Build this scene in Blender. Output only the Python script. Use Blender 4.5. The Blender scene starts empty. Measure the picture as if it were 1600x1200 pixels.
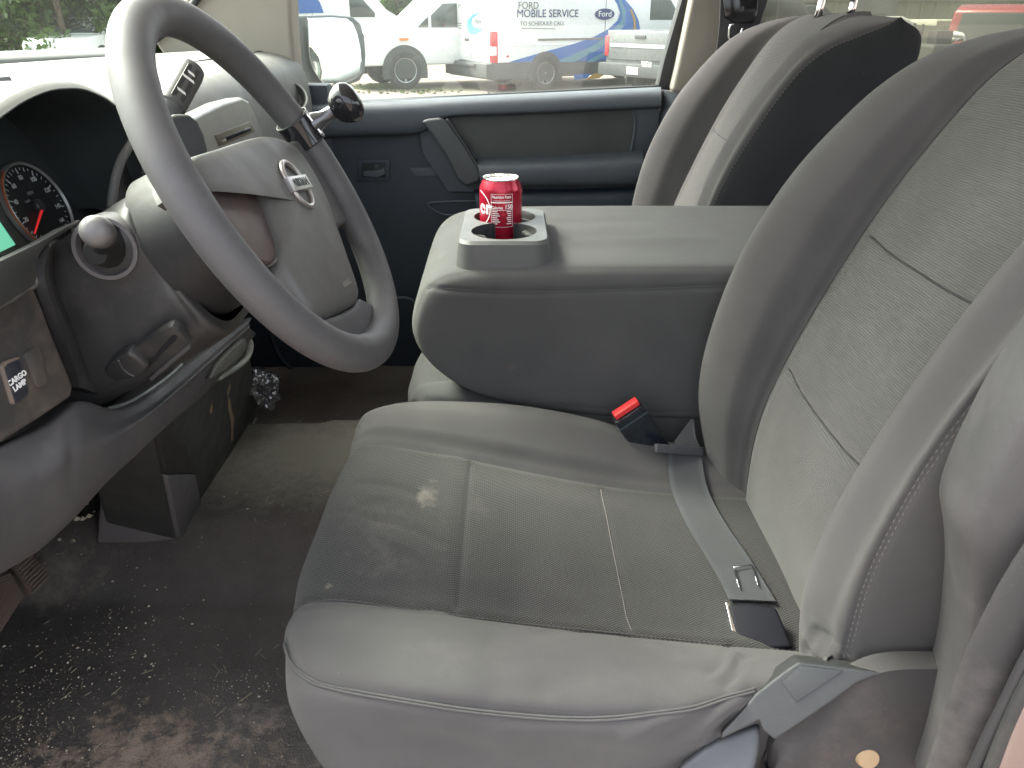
import bpy, bmesh, math, random
import numpy as np
from mathutils import Vector, Matrix
from mathutils.bvhtree import BVHTree
from mathutils.geometry import tessellate_polygon, delaunay_2d_cdt
C = bpy.context.scene.collection
S = bpy.context.scene
rnd = random.Random(7)
R = math.radians
# ------------------------------------------------------------ camera, sky, sun, exposure
PITCH = math.atan(582/1200)
cam_d = bpy.data.cameras.new('camera'); cam = bpy.data.objects.new('camera', cam_d); C.objects.link(cam)
cam_d.sensor_width = 36; cam_d.lens = 27.0; cam_d.clip_start = .02; cam_d.clip_end = 600
cam.location = (0, 0, 0); cam.rotation_euler = (math.pi/2-PITCH, 0, 0)
S.camera = cam
SUN_EL, SUN_AZ = 50, -62          # azimuth measured from +Y towards +X
w = bpy.data.worlds.new('World'); S.world = w; w.use_nodes = True
nt = w.node_tree; bg = nt.nodes['Background']
sky = nt.nodes.new('ShaderNodeTexSky'); sky.sky_type = 'NISHITA'; sky.sun_disc = False
sky.sun_elevation = R(SUN_EL); sky.sun_rotation = R(SUN_AZ)
sky.dust_density = 6; sky.air_density = 1.0; sky.ozone_density = .6; sky.altitude = 50
hsv = nt.nodes.new('ShaderNodeHueSaturation'); hsv.inputs['Saturation'].default_value = .35
nt.links.new(sky.outputs[0], hsv.inputs['Color']); nt.links.new(hsv.outputs[0], bg.inputs[0]); bg.inputs[1].default_value = .15
sd = bpy.data.lights.new('sun', 'SUN'); so = bpy.data.objects.new('sun', sd); C.objects.link(so)
sd.energy = 1.6; sd.angle = R(22); sd.color = (1, .96, .9)
sdir = Vector((math.sin(R(SUN_AZ))*math.cos(R(SUN_EL)), math.cos(R(SUN_AZ))*math.cos(R(SUN_EL)), math.sin(R(SUN_EL))))
so.rotation_euler = (-sdir).to_track_quat('-Z', 'Y').to_euler()
S.view_settings.view_transform = 'Standard'; S.view_settings.look = 'None'
S.view_settings.exposure = 2.9; S.view_settings.gamma = 1
S.cycles.max_bounces = 8; S.cycles.diffuse_bounces = 5; S.cycles.transparent_max_bounces = 12
S.cycles.use_denoising = True
# ------------------------------------------------------------ measuring helpers (camera at the origin)
_c, _s = math.cos(PITCH), math.sin(PITCH)
def ray(u, v):
    a, b = (u-800)/1200, (600-v)/1200
    return np.array([a, _c+b*_s, b*_c-_s])
def PY(u, v, Y): r = ray(u, v); return r*Y/r[1]
def PZ(u, v, Z): r = ray(u, v); return r*Z/r[2]
def PX(u, v, X): r = ray(u, v); return r*X/r[0]
def PP(u, v, O, n):
    r = ray(u, v); O = np.array(O, float); n = np.array(n, float); return r*(O@n)/(r@n)
# ------------------------------------------------------------ object helpers
def tag(o, label=None, cat=None, group=None, kind=None):
    if label: o['label'] = label
    if cat: o['category'] = cat
    if group: o['group'] = group
    if kind: o['kind'] = kind
    return o
def empty(name, loc=(0, 0, 0), rz=0, label=None, cat=None, group=None, kind=None):
    o = bpy.data.objects.new(name, None); C.objects.link(o); o.location = loc; o.rotation_euler = (0, 0, rz); o.empty_display_size = .05
    return tag(o, label, cat, group, kind)
def mesh(name, V, F, mat, parent=None, smooth=True, uv=None):
    me = bpy.data.meshes.new(name); me.from_pydata([tuple(map(float, p)) for p in V], [], [tuple(map(int, f)) for f in F]); me.update()
    if uv is not None:
        l = me.uv_layers.new(name='UVMap'); vi = np.zeros(len(me.loops), int); me.loops.foreach_get('vertex_index', vi)
        l.data.foreach_set('uv', np.asarray(uv, float)[vi].ravel())
    me.shade_smooth() if smooth else me.shade_flat()
    o = bpy.data.objects.new(name, me); C.objects.link(o)
    for m in (mat if isinstance(mat, (list, tuple)) else [mat]): me.materials.append(m)
    if parent:
        o.parent = parent; par = parent; M = Matrix.Identity(4)
        while par: M = par.matrix_basis @ M; par = par.parent
        if getattr(mesh, 'world', True): me.transform(M.inverted())
    return o
def from_bm(name, bm, mat, parent=None, smooth=True, angle=40):
    bmesh.ops.recalc_face_normals(bm, faces=bm.faces)
    V = [v.co[:] for v in bm.verts]; bm.verts.index_update(); F = [[v.index for v in f.verts] for f in bm.faces]; bm.free()
    o = mesh(name, V, F, mat, parent, smooth)
    if smooth: o.data.set_sharp_from_angle(angle=R(angle))
    return o
def spline(pts, n, closed=False, dense=16):
    P = np.array(pts, float); N = len(P)
    out = []
    segs = N if closed else N-1
    for i in range(segs):
        if closed: p0, p1, p2, p3 = P[(i-1) % N], P[i], P[(i+1) % N], P[(i+2) % N]
        else:
            p1, p2 = P[i], P[i+1]; p0 = P[i-1] if i else 2*p1-p2; p3 = P[i+2] if i+2 < N else 2*p2-p1
        t = np.linspace(0, 1, dense, endpoint=False)[:, None]
        out.append(.5*((2*p1)+(-p0+p2)*t+(2*p0-5*p1+4*p2-p3)*t*t+(-p0+3*p1-3*p2+p3)*t**3))
    out = np.concatenate(out)
    out = np.concatenate([out, out[:1] if closed else P[-1:]])
    d = np.r_[0, np.cumsum(np.linalg.norm(np.diff(out, axis=0), axis=1))]
    s = np.linspace(0, d[-1], n, endpoint=not closed)
    return np.stack([np.interp(s, d, out[:, k]) for k in range(out.shape[1])], 1)
def cr_axis(P, sub, closed=False):
    """uniform Catmull-Rom subdivision of a control net along axis 0"""
    N = len(P); out = []
    for i in range(N if closed else N-1):
        if closed: p0, p1, p2, p3 = P[(i-1) % N], P[i], P[(i+1) % N], P[(i+2) % N]
        else:
            p1, p2 = P[i], P[i+1]; p0 = P[i-1] if i else 2*p1-p2; p3 = P[i+2] if i+2 < N else 2*p2-p1
        for k in range(sub):
            t = k/sub
            out.append(.5*((2*p1)+(-p0+p2)*t+(2*p0-5*p1+4*p2-p3)*t*t+(-p0+3*p1-3*p2+p3)*t**3))
    if not closed: out.append(P[-1])
    return np.array(out)
class Net:
    """a smooth surface through a control net (rows x columns x 3)"""
    def __init__(s, P, rs=8, cs=8, closed=False, flip=False):
        s.rs, s.cs, s.closed, s.flip = rs, cs, closed, flip
        A = cr_axis(np.array(P, float), rs, closed)
        s.V = cr_axis(A.swapaxes(0, 1), cs).swapaxes(0, 1).copy()
    def normals(s):
        V = s.V
        if s.closed: du = np.roll(V, -1, 0)-np.roll(V, 1, 0)
        else: du = np.gradient(V, axis=0)
        dv = np.gradient(V, axis=1)
        n = np.cross(du, dv); n /= np.maximum(np.linalg.norm(n, axis=2, keepdims=True), 1e-12)
        return -n if s.flip else n
    def faces(s, r0=None, r1=None, c0=None, c1=None):
        nr, nc = s.V.shape[:2]
        r0 = 0 if r0 is None else r0; r1 = (nr if s.closed else nr-1) if r1 is None else r1
        c0 = 0 if c0 is None else c0; c1 = nc-1 if c1 is None else c1
        F = []
        for i in range(r0, r1):
            a, b = i % nr, (i+1) % nr
            for j in range(c0, c1):
                q = [a*nc+j, b*nc+j, b*nc+j+1, a*nc+j+1]
                F.append(q if not s.flip else q[::-1])
        return F
    def bvh(s): return BVHTree.FromPolygons([tuple(p) for p in s.V.reshape(-1, 3)], s.faces())
    def cast(s, px, off=0.):
        b = s.bvh(); out = []
        for u, v in px:
            r = ray(u, v); h = b.ray_cast(Vector((0, 0, 0)), Vector(r/np.linalg.norm(r)))
            if h[0] is None: continue
            n = h[1]; n = n if n.dot(Vector(r)) < 0 else -n
            out.append(np.array(h[0]+n*off))
        return np.array(out)
    def near(s, pts, off=0.):
        b = s.bvh(); out = []
        for p in pts:
            h = b.find_nearest(Vector(p)); n = h[1]
            if n.dot(Vector(h[0])) > 0: n = -n
            out.append(np.array(h[0]+n*off))
        return np.array(out)
    def disp(s, poly, width, depth, side=0):
        if len(poly) < 2: return
        poly = spline(poly, max(40, int(np.linalg.norm(np.diff(poly, axis=0), axis=1).sum()/.002)))
        V = s.V.reshape(-1, 3); lo, hi = poly.min(0)-3*width, poly.max(0)+3*width
        idx = np.where(((V > lo) & (V < hi)).all(1))[0]
        if not len(idx): return
        d = np.concatenate([np.sqrt(((V[k][:, None]-poly[None])**2).sum(-1)).min(1) for k in np.array_split(idx, max(1, len(idx)//2000))])
        n = s.normals().reshape(-1, 3)
        sg = 1. if (n[idx]*-V[idx]).sum() > 0 else -1.
        V[idx] += -sg*n[idx]*(depth*np.exp(-(d/width)**2))[:, None]
        s.V = V.reshape(s.V.shape)
    def obj(s, name, mat, parent=None, r0=None, r1=None, c0=None, c1=None, skip=None):
        F = s.faces(r0, r1, c0, c1)
        V = s.V.reshape(-1, 3); nr, nc = s.V.shape[:2]
        if skip: F = [f for f in F if not skip(V[f].mean(0))]
        du = np.linalg.norm(np.diff(s.V, axis=0), axis=2).mean(1); dv = np.linalg.norm(np.diff(s.V, axis=1), axis=2)
        U = np.r_[0, np.cumsum(du)]; W = np.concatenate([np.zeros((nr, 1)), np.cumsum(dv, 1)], 1).mean(0)
        uv = np.stack(np.meshgrid(U, W, indexing='ij'), -1).reshape(-1, 2)
        used = sorted({i for f in F for i in f}); mp = {k: i for i, k in enumerate(used)}
        return mesh(name, V[used], [[mp[i] for i in f] for f in F], mat, parent, True, uv[used])
def tube(name, pts, r, mat, parent=None, n=12, seg=None, closed=False, flat=1.0, up=(0, 0, 1), cap=True):
    P = np.array(pts, float); m = seg or max(12, len(P)*6); P = spline(P, m, closed) if len(P) > 2 else np.linspace(P[0], P[1], m)
    rr = np.interp(np.linspace(0, 1, m), np.linspace(0, 1, len(np.atleast_1d(r))), np.atleast_1d(r)) if np.ndim(r) else np.full(m, r)
    T = np.roll(P, -1, 0)-np.roll(P, 1, 0) if closed else np.gradient(P, axis=0)
    T /= np.linalg.norm(T, axis=1, keepdims=True)
    N = np.cross(T[0], up); N = N if np.linalg.norm(N) > 1e-3 else np.cross(T[0], (1, 0, 0)); N /= np.linalg.norm(N)
    V = []
    for i in range(m):
        N = N-T[i]*(N@T[i]); N /= np.linalg.norm(N); B = np.cross(T[i], N)
        for k in range(n):
            a = 2*math.pi*k/n; V.append(P[i]+rr[i]*(math.cos(a)*N+math.sin(a)*B*flat))
    F = []
    for i in range(m if closed else m-1):
        for k in range(n):
            a, b = i*n, ((i+1) % m)*n; F.append([a+k, a+(k+1) % n, b+(k+1) % n, b+k])
    if not closed and cap: F += [list(range(n))[::-1], [(m-1)*n+k for k in range(n)]]
    return mesh(name, V, F, mat, parent)
def frame(O, ez, ex=None):
    ez = np.array(ez, float); ez /= np.linalg.norm(ez)
    ex = np.array(ex if ex is not None else (1, 0, 0), float); ex = ex-ez*(ex@ez); ex /= np.linalg.norm(ex)
    return np.array(O, float), ex, np.cross(ez, ex), ez
def lathe(name, prof, fr, mat, parent=None, n=40, a0=0, a1=2*math.pi, sharp=35):
    O, ex, ey, ez = fr; V = []; full = abs(a1-a0-2*math.pi) < 1e-6; m = n if full else n+1
    for r, z in prof:
        for k in range(m):
            a = a0+(a1-a0)*k/n; V.append(O+ex*r*math.cos(a)+ey*r*math.sin(a)+ez*z)
    F = []
    for i in range(len(prof)-1):
        for k in range(n):
            k2 = (k+1) % m; F.append([i*m+k, i*m+k2, (i+1)*m+k2, (i+1)*m+k])
    o = mesh(name, V, F, mat, parent); o.data.set_sharp_from_angle(angle=R(sharp)); return o
def prism(name, poly, fr, depth, mat, parent=None, bevel=0., seg=2, smooth=True, bm=None, top_scale=1.0):
    """polygon in the (ex,ey) plane of the frame, extruded by depth along ez (front face at depth)"""
    O, ex, ey, ez = fr; own = bm is None; bm = bm or bmesh.new()
    P = np.array(poly, float); cen = P.mean(0)
    a = [bm.verts.new(O+ex*x+ey*y) for x, y in P]; b = [bm.verts.new(O+ex*x+ey*y+ez*depth) for x, y in (P-cen)*top_scale+cen]
    n = len(a); fs = [bm.faces.new(a[::-1]), bm.faces.new(b)]
    for i in range(n): fs.append(bm.faces.new([a[i], a[(i+1) % n], b[(i+1) % n], b[i]]))
    if bevel:
        bm.normal_update()
        es = {e for f in fs for e in f.edges if len(e.link_faces) == 2 and e.calc_face_angle(0) > R(25)}
        bmesh.ops.bevel(bm, geom=list(es), offset=bevel, segments=seg, profile=.6, affect='EDGES', clamp_overlap=True)
    return from_bm(name, bm, mat, parent, smooth) if own else bm
def box(name, c, d, mat, parent=None, bevel=.003, ax=None, bm=None, seg=2):
    """box centre c, full size d, optional axes (3 vectors)"""
    ex, ey, ez = [np.array(v, float) for v in (ax or ((1, 0, 0), (0, 1, 0), (0, 0, 1)))]
    ex, ey, ez = ex/np.linalg.norm(ex), ey/np.linalg.norm(ey), ez/np.linalg.norm(ez)
    x, y, z = d; O = np.array(c, float)-ez*z/2
    return prism(name, [(-x/2, -y/2), (x/2, -y/2), (x/2, y/2), (-x/2, y/2)], (O, ex, ey, ez), z, mat, parent, bevel, seg, bm=bm)
def plate(name, px, O, n, depth, mat, parent=None, bevel=.002, seg=2, rnd_n=0):
    """outline measured in the photograph, laid in the world plane (O, n) and extruded backwards by depth"""
    fr = frame(O, n, (0, 1, 0) if abs(n[1]) < .8 else (1, 0, 0)); O_, ex, ey, ez = fr
    W = np.array([PP(u, v, O, n) for u, v in px])-O_
    P2 = np.stack([W@ex, W@ey], 1)
    if rnd_n: P2 = spline(P2, rnd_n, True)
    a = sum(P2[i][0]*P2[(i+1) % len(P2)][1]-P2[(i+1) % len(P2)][0]*P2[i][1] for i in range(len(P2)))
    if a < 0: P2 = P2[::-1]
    return prism(name, P2, (O_-ez*depth, ex, ey, ez), depth, mat, parent, bevel, seg)
def flat(name, P3, mat, parent=None):
    P3 = [Vector(p) for p in P3]; tri = tessellate_polygon([P3]); return mesh(name, P3, tri, mat, parent, False)
def text(name, s, size, fr, mat, parent=None, ext=.0002, align='CENTER', sx=1., wrap=None, bold=0.):
    cu = bpy.data.curves.new(name, 'FONT'); cu.body = s; cu.size = size; cu.extrude = ext; cu.align_x = align; cu.align_y = 'CENTER'; cu.offset = bold; cu.resolution_u = 3
    t = bpy.data.objects.new(name, cu); C.objects.link(t); dg = bpy.context.evaluated_depsgraph_get(); dg.update()
    me = bpy.data.meshes.new_from_object(t.evaluated_get(dg)); V = [v.co[:] for v in me.vertices]; F = [list(p.vertices) for p in me.polygons]
    bpy.data.objects.remove(t); bpy.data.curves.remove(cu); bpy.data.meshes.remove(me)
    O, ex, ey, ez = fr
    if wrap: W = [wrap(v[0]*sx, v[1], v[2]) for v in V]
    else: W = [O+ex*v[0]*sx+ey*v[1]+ez*v[2] for v in V]
    return mesh(name, W, F, mat, parent, False)
def copy_tree(o, parent=None):
    c = o.copy(); C.objects.link(c); c.parent = parent
    for ch in [x for x in bpy.data.objects if x.parent == o]: copy_tree(ch, c)
    return c
# ------------------------------------------------------------ materials
def sock(nt, x):
    return x
def M_(name):
    m = bpy.data.materials.new(name); m.use_nodes = True; nt = m.node_tree; return m, nt, nt.nodes['Principled BSDF']
def nz(nt, scale, detail=3, vec=None, rough=.55):
    n = nt.nodes.new('ShaderNodeTexNoise'); n.inputs['Scale'].default_value = scale; n.inputs['Detail'].default_value = detail; n.inputs['Roughness'].default_value = rough
    if vec is not None: nt.links.new(vec, n.inputs['Vector'])
    return n.outputs['Fac']
def ramp(nt, fac, stops):
    r = nt.nodes.new('ShaderNodeValToRGB'); nt.links.new(fac, r.inputs[0]); e = r.color_ramp.elements
    while len(e) < len(stops): e.new(.5)
    for i, (p, c) in enumerate(stops): e[i].position = p; e[i].color = (*c, 1) if len(c) == 3 else c
    return r.outputs[0]
def mth(nt, op, a, b=None, c=None):
    n = nt.nodes.new('ShaderNodeMath'); n.operation = op
    for i, x in enumerate((a, b, c)):
        if x is None: continue
        if isinstance(x, (int, float)): n.inputs[i].default_value = x
        else: nt.links.new(x, n.inputs[i])
    return n.outputs[0]
def mixc(nt, fac, a, b):
    n = nt.nodes.new('ShaderNodeMix'); n.data_type = 'RGBA'
    for i, x in ((0, fac), (6, a), (7, b)):
        if isinstance(x, (int, float)): n.inputs[i].default_value = x
        elif isinstance(x, tuple): n.inputs[i].default_value = (*x, 1)
        else: nt.links.new(x, n.inputs[i])
    return n.outputs[2]
def bump(nt, b, h, dist, strength=1.):
    n = nt.nodes.new('ShaderNodeBump'); n.inputs['Distance'].default_value = dist; n.inputs['Strength'].default_value = strength
    nt.links.new(h, n.inputs['Height']); nt.links.new(n.outputs[0], b.inputs['Normal'])
def geo(nt): return nt.nodes.new('ShaderNodeNewGeometry').outputs['Position']
def tc(nt, k='Object'): return nt.nodes.new('ShaderNodeTexCoord').outputs[k]
def blob(nt, pos, c, r):
    n = nt.nodes.new('ShaderNodeVectorMath'); n.operation = 'SUBTRACT'; nt.links.new(pos, n.inputs[0]); n.inputs[1].default_value = c
    m = nt.nodes.new('ShaderNodeVectorMath'); m.operation = 'DIVIDE'; nt.links.new(n.outputs[0], m.inputs[0]); m.inputs[1].default_value = r
    l = nt.nodes.new('ShaderNodeVectorMath'); l.operation = 'LENGTH'; nt.links.new(m.outputs[0], l.inputs[0])
    return mth(nt, 'SUBTRACT', 1.0, l.outputs['Value'])
def plastic(name, col, rough=.5, var=.12, grain=1200, gb=.00012, dust=0., dustc=(.30, .24, .17), spec=.5, metal=0.):
    m, nt, b = M_(name); p = geo(nt)
    n = nz(nt, 9, 5, p); lo = tuple(x*(1-var) for x in col); hi = tuple(x*(1+var) for x in col)
    c = ramp(nt, n, [(.3, lo), (.7, hi)])
    if dust:
        d = nz(nt, 14, 8, p, .7); f = ramp(nt, d, [(.48, (0, 0, 0)), (.75, (dust,)*3)])
        c = mixc(nt, f, c, dustc)
        s = nz(nt, 420, 2, p); f2 = ramp(nt, s, [(.70, (0, 0, 0)), (.76, (dust*.8,)*3)]); c = mixc(nt, f2, c, dustc)
    nt.links.new(c, b.inputs['Base Color'])
    rr = ramp(nt, nz(nt, 25, 4, p), [(.3, (max(.02, rough-.08),)*3), (.7, (min(1, rough+.08),)*3)]); nt.links.new(rr, b.inputs['Roughness'])
    b.inputs['Specular IOR Level'].default_value = spec; b.inputs['Metallic'].default_value = metal
    if gb: bump(nt, b, nz(nt, grain, 2, p), gb)
    return m
def simple(name, col, rough=.5, metal=0., spec=.5, emit=None, es=1., trans=0., coat=0.):
    m, nt, b = M_(name); b.inputs['Base Color'].default_value = (*col, 1); b.inputs['Roughness'].default_value = rough
    b.inputs['Metallic'].default_value = metal; b.inputs['Specular IOR Level'].default_value = spec; b.inputs['Coat Weight'].default_value = coat
    if emit: b.inputs['Emission Color'].default_value = (*emit, 1); b.inputs['Emission Strength'].default_value = es
    return m
def pane(name, tint=(.75, .82, .78), refl=.08, rough=.02, veil=0.):
    m = bpy.data.materials.new(name); m.use_nodes = True; nt = m.node_tree; nt.nodes.clear()
    o = nt.nodes.new('ShaderNodeOutputMaterial'); t = nt.nodes.new('ShaderNodeBsdfTransparent'); t.inputs[0].default_value = (*tint, 1)
    g = nt.nodes.new('ShaderNodeBsdfGlossy'); g.inputs['Roughness'].default_value = rough; g.inputs[0].default_value = (.9, .95, .95, 1)
    x = nt.nodes.new('ShaderNodeMixShader'); x.inputs[0].default_value = refl
    nt.links.new(t.outputs[0], x.inputs[1]); nt.links.new(g.outputs[0], x.inputs[2]); last = x
    if veil:   # pale translucent haze mixed into the pane to wash out the view
        d = nt.nodes.new('ShaderNodeBsdfTranslucent'); d.inputs[0].default_value = (.8, .82, .78, 1)
        y = nt.nodes.new('ShaderNodeMixShader'); p = geo(nt)
        f = ramp(nt, nz(nt, 6, 6, p), [(.35, (veil*.6,)*3), (.7, (veil*1.3,)*3)]); nt.links.new(f, y.inputs[0])
        nt.links.new(x.outputs[0], y.inputs[1]); nt.links.new(d.outputs[0], y.inputs[2]); last = y
    nt.links.new(last.outputs[0], o.inputs[0]); return m
def fabric(name, col, weave='plain', stains=(), bumpd=.0003, sheen=.16, dark=0.6):
    m, nt, b = M_(name); uv = tc(nt, 'UV'); p = geo(nt)
    sep = nt.nodes.new('ShaderNodeSeparateXYZ'); nt.links.new(uv, sep.inputs[0]); U, V = sep.outputs[0], sep.outputs[1]
    if weave == 'cell':      # staggered oval cells of the seat insert
        pu, pv = .0036, .0052
        a = mth(nt, 'SINE', mth(nt, 'MULTIPLY', U, 2*math.pi/pu)); c = mth(nt, 'SINE', mth(nt, 'MULTIPLY', V, 2*math.pi/pv))
        h = mth(nt, 'MULTIPLY', a, c)
        wav = mth(nt, 'MULTIPLY_ADD', h, .5, .5)
    elif weave == 'rib':     # fine cross ribs of the backrest insert
        a = mth(nt, 'SINE', mth(nt, 'MULTIPLY', V, 2*math.pi/.0026)); c = mth(nt, 'SINE', mth(nt, 'MULTIPLY', U, 2*math.pi/.0018))
        h = mth(nt, 'ADD', mth(nt, 'MULTIPLY', a, .38), mth(nt, 'MULTIPLY', c, .12)); wav = mth(nt, 'ADD', h, .5)
    else:
        a = mth(nt, 'SINE', mth(nt, 'MULTIPLY', V, 2*math.pi/.0011)); c = mth(nt, 'SINE', mth(nt, 'MULTIPLY', U, 2*math.pi/.0011))
        wav = mth(nt, 'MULTIPLY_ADD', mth(nt, 'MULTIPLY', a, c), .5, .5)
    n1 = nz(nt, 7, 5, p); n2 = nz(nt, 900, 2, p)
    lo = tuple(x*.86 for x in col); hi = tuple(x*1.14 for x in col)
    c1 = ramp(nt, n1, [(.3, lo), (.7, hi)])
    c1 = mixc(nt, mth(nt, 'MULTIPLY', mth(nt, 'SUBTRACT', 1.0, wav), 1-dark), c1, tuple(x*.35 for x in col))
    sp = ramp(nt, nz(nt, 260, 3, p), [(.71, (0, 0, 0)), (.80, (.22,)*3)]); c1 = mixc(nt, sp, c1, (.42, .38, .33))
    for (ctr, rad, amt, cc) in stains:
        f = mth(nt, 'ADD', blob(nt, p, ctr, rad), mth(nt, 'MULTIPLY', mth(nt, 'SUBTRACT', nz(nt, 60, 6, p, .7), .55), 3.0))
        f = mth(nt, 'MULTIPLY', mth(nt, 'MINIMUM', mth(nt, 'MAXIMUM', f, 0.0), 1.0), amt); c1 = mixc(nt, f, c1, cc)
    nt.links.new(c1, b.inputs['Base Color']); b.inputs['Roughness'].default_value = .95; b.inputs['Specular IOR Level'].default_value = .08
    b.inputs['Sheen Weight'].default_value = sheen; b.inputs['Sheen Roughness'].default_value = .45; b.inputs['Sheen Tint'].default_value = (.9, .88, .84, 1)
    bump(nt, b, mth(nt, 'ADD', mth(nt, 'ADD', wav, mth(nt, 'MULTIPLY', n2, .5)), mth(nt, 'MULTIPLY', nz(nt, 16, 2, p), .0005/bumpd)), bumpd)
    return m
# ------------------------------------------------------------ interior materials
SG = (.081, .0775, .077)
m_fab = fabric('seat_fabric', SG, 'plain', stains=[((-.05, .52, -.53), (.07, .03, .02), .10, (.20, .18, .16)), ((.12, .50, -.54), (.12, .03, .03), .08, (.2, .18, .17))])
m_cell = fabric('seat_insert_fabric', (.0555, .0545, .0525), 'cell', bumpd=.0009, dark=.25,
    stains=[((-.105, .80, -.535), (.018, .038, .03), .42, (.26, .235, .20)), ((-.19, .62, -.535), (.005, .006, .02), .7, (.35, .31, .25)), ((-.04, .79, -.55), (.02, .03, .03), .15, (.2, .18, .16)), ((-.15, .72, -.53), (.06, .08, .03), .14, (.2, .18, .16)), ((-.12, .66, -.53), (.08, .03, .03), .10, (.2, .18, .16))])
m_rib = fabric('back_insert_fabric', (.098, .096, .092), 'rib', bumpd=.0006, dark=.35)
m_con = fabric('console_fabric', (.080, .080, .079), 'plain', stains=[((.0, 1.03, -.47), (.012, .05, .007), .35, (.16, .12, .09)), ((.03, 1.03, -.50), (.05, .05, .012), .06, (.15, .15, .15)), ((.16, 1.03, -.45), (.07, .05, .07), .05, (.15, .15, .14))])
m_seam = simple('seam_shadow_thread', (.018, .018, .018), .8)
m_thr = simple('thread', (.13, .12, .115), .8)
m_wheel = plastic('wheel_urethane', (.060, .059, .061), .62, .06, 900, .00006, dust=.10, dustc=(.25, .22, .2))
m_pad = plastic('airbag_vinyl', (.076, .075, .070), .55, .05, 1500, .00012, dust=.12, dustc=(.26, .24, .21))
m_dark = plastic('black_plastic', (0.01624, 0.01682, 0.01798), .5, .15, 1000, .00012, dust=.15, dustc=(.12, .10, .08))
m_blk = plastic('gloss_black', (.012, .012, .014), .12, .05, 1000, 0)
m_dash = plastic('dash_plastic', (.115, .113, .105), .6, .08, 900, .00025, dust=.1, dustc=(.25, .22, .18))
m_trim = plastic('dusty_trim', (0.0377, 0.0348, 0.03248), .5, .15, 900, .0002, dust=.45, dustc=(.20, .155, .12))
m_knee = plastic('knee_panel', (.054, .051, .052), .66, .08, 1100, .0002, dust=.16, dustc=(.2, .17, .15))
m_shr = plastic('column_plastic', (0.031, 0.0305, 0.0305), .5, .12, 1100, .00018, dust=.22, dustc=(.20, .17, .14))
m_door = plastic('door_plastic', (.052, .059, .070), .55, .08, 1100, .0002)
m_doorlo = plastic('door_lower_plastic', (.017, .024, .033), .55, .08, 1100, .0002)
m_doorcl = fabric('door_cloth', (.075, .078, .077), 'plain', sheen=.15)
m_beige = plastic('beige_trim', (0.2436, 0.2204, 0.1856), .7, .05, 700, .0002)
m_seal = simple('rubber_seal', (.022, .022, .024), .6)
m_silver = plastic('silver_trim', (0.2436, 0.2378, 0.2204), .38, .05, 600, 0, metal=.4)
m_side = plastic('seat_side_plastic', (.029, .0305, .031), .5, .08, 1300, .0003, dust=.12, dustc=(.2, .18, .16))
m_side2 = plastic('seat_shield_plastic', (.034, .032, .032), .8, .1, 1300, .0003, dust=.2, dustc=(.2, .16, .13))
m_pil = plastic('pillar_plastic', (.058, .056, .057), .6, .08, 1500, .0003, dust=.15, dustc=(.28, .25, .24))
m_pil2 = plastic('pillar_lower_plastic', (0.0377, 0.0377, 0.03828), .55, .1, 1500, .0003, dust=.3, dustc=(.22, .2, .19))
m_chrome = simple('chrome', (.75, .75, .76), .12, 1.)
m_shadecloth = fabric('shaded_side_cloth', (.032, .033, .034), 'plain', sheen=.05)  # near-black colour paints in the driver seat's shade on the passenger seat side
m_web = fabric('belt_webbing', (.066, .068, .072), 'plain', bumpd=.0003, sheen=.15)
m_red = simple('red_button', (.62, .03, .03), .35, coat=.3)
m_white = simple('white_print', (.75, .75, .72), .5)
m_glass = pane('window_glass', (.84, .88, .85), .04, .01, .02)
m_wshield = pane('windshield_glass', (.84, .92, .82), .015, .01, .006)
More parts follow.
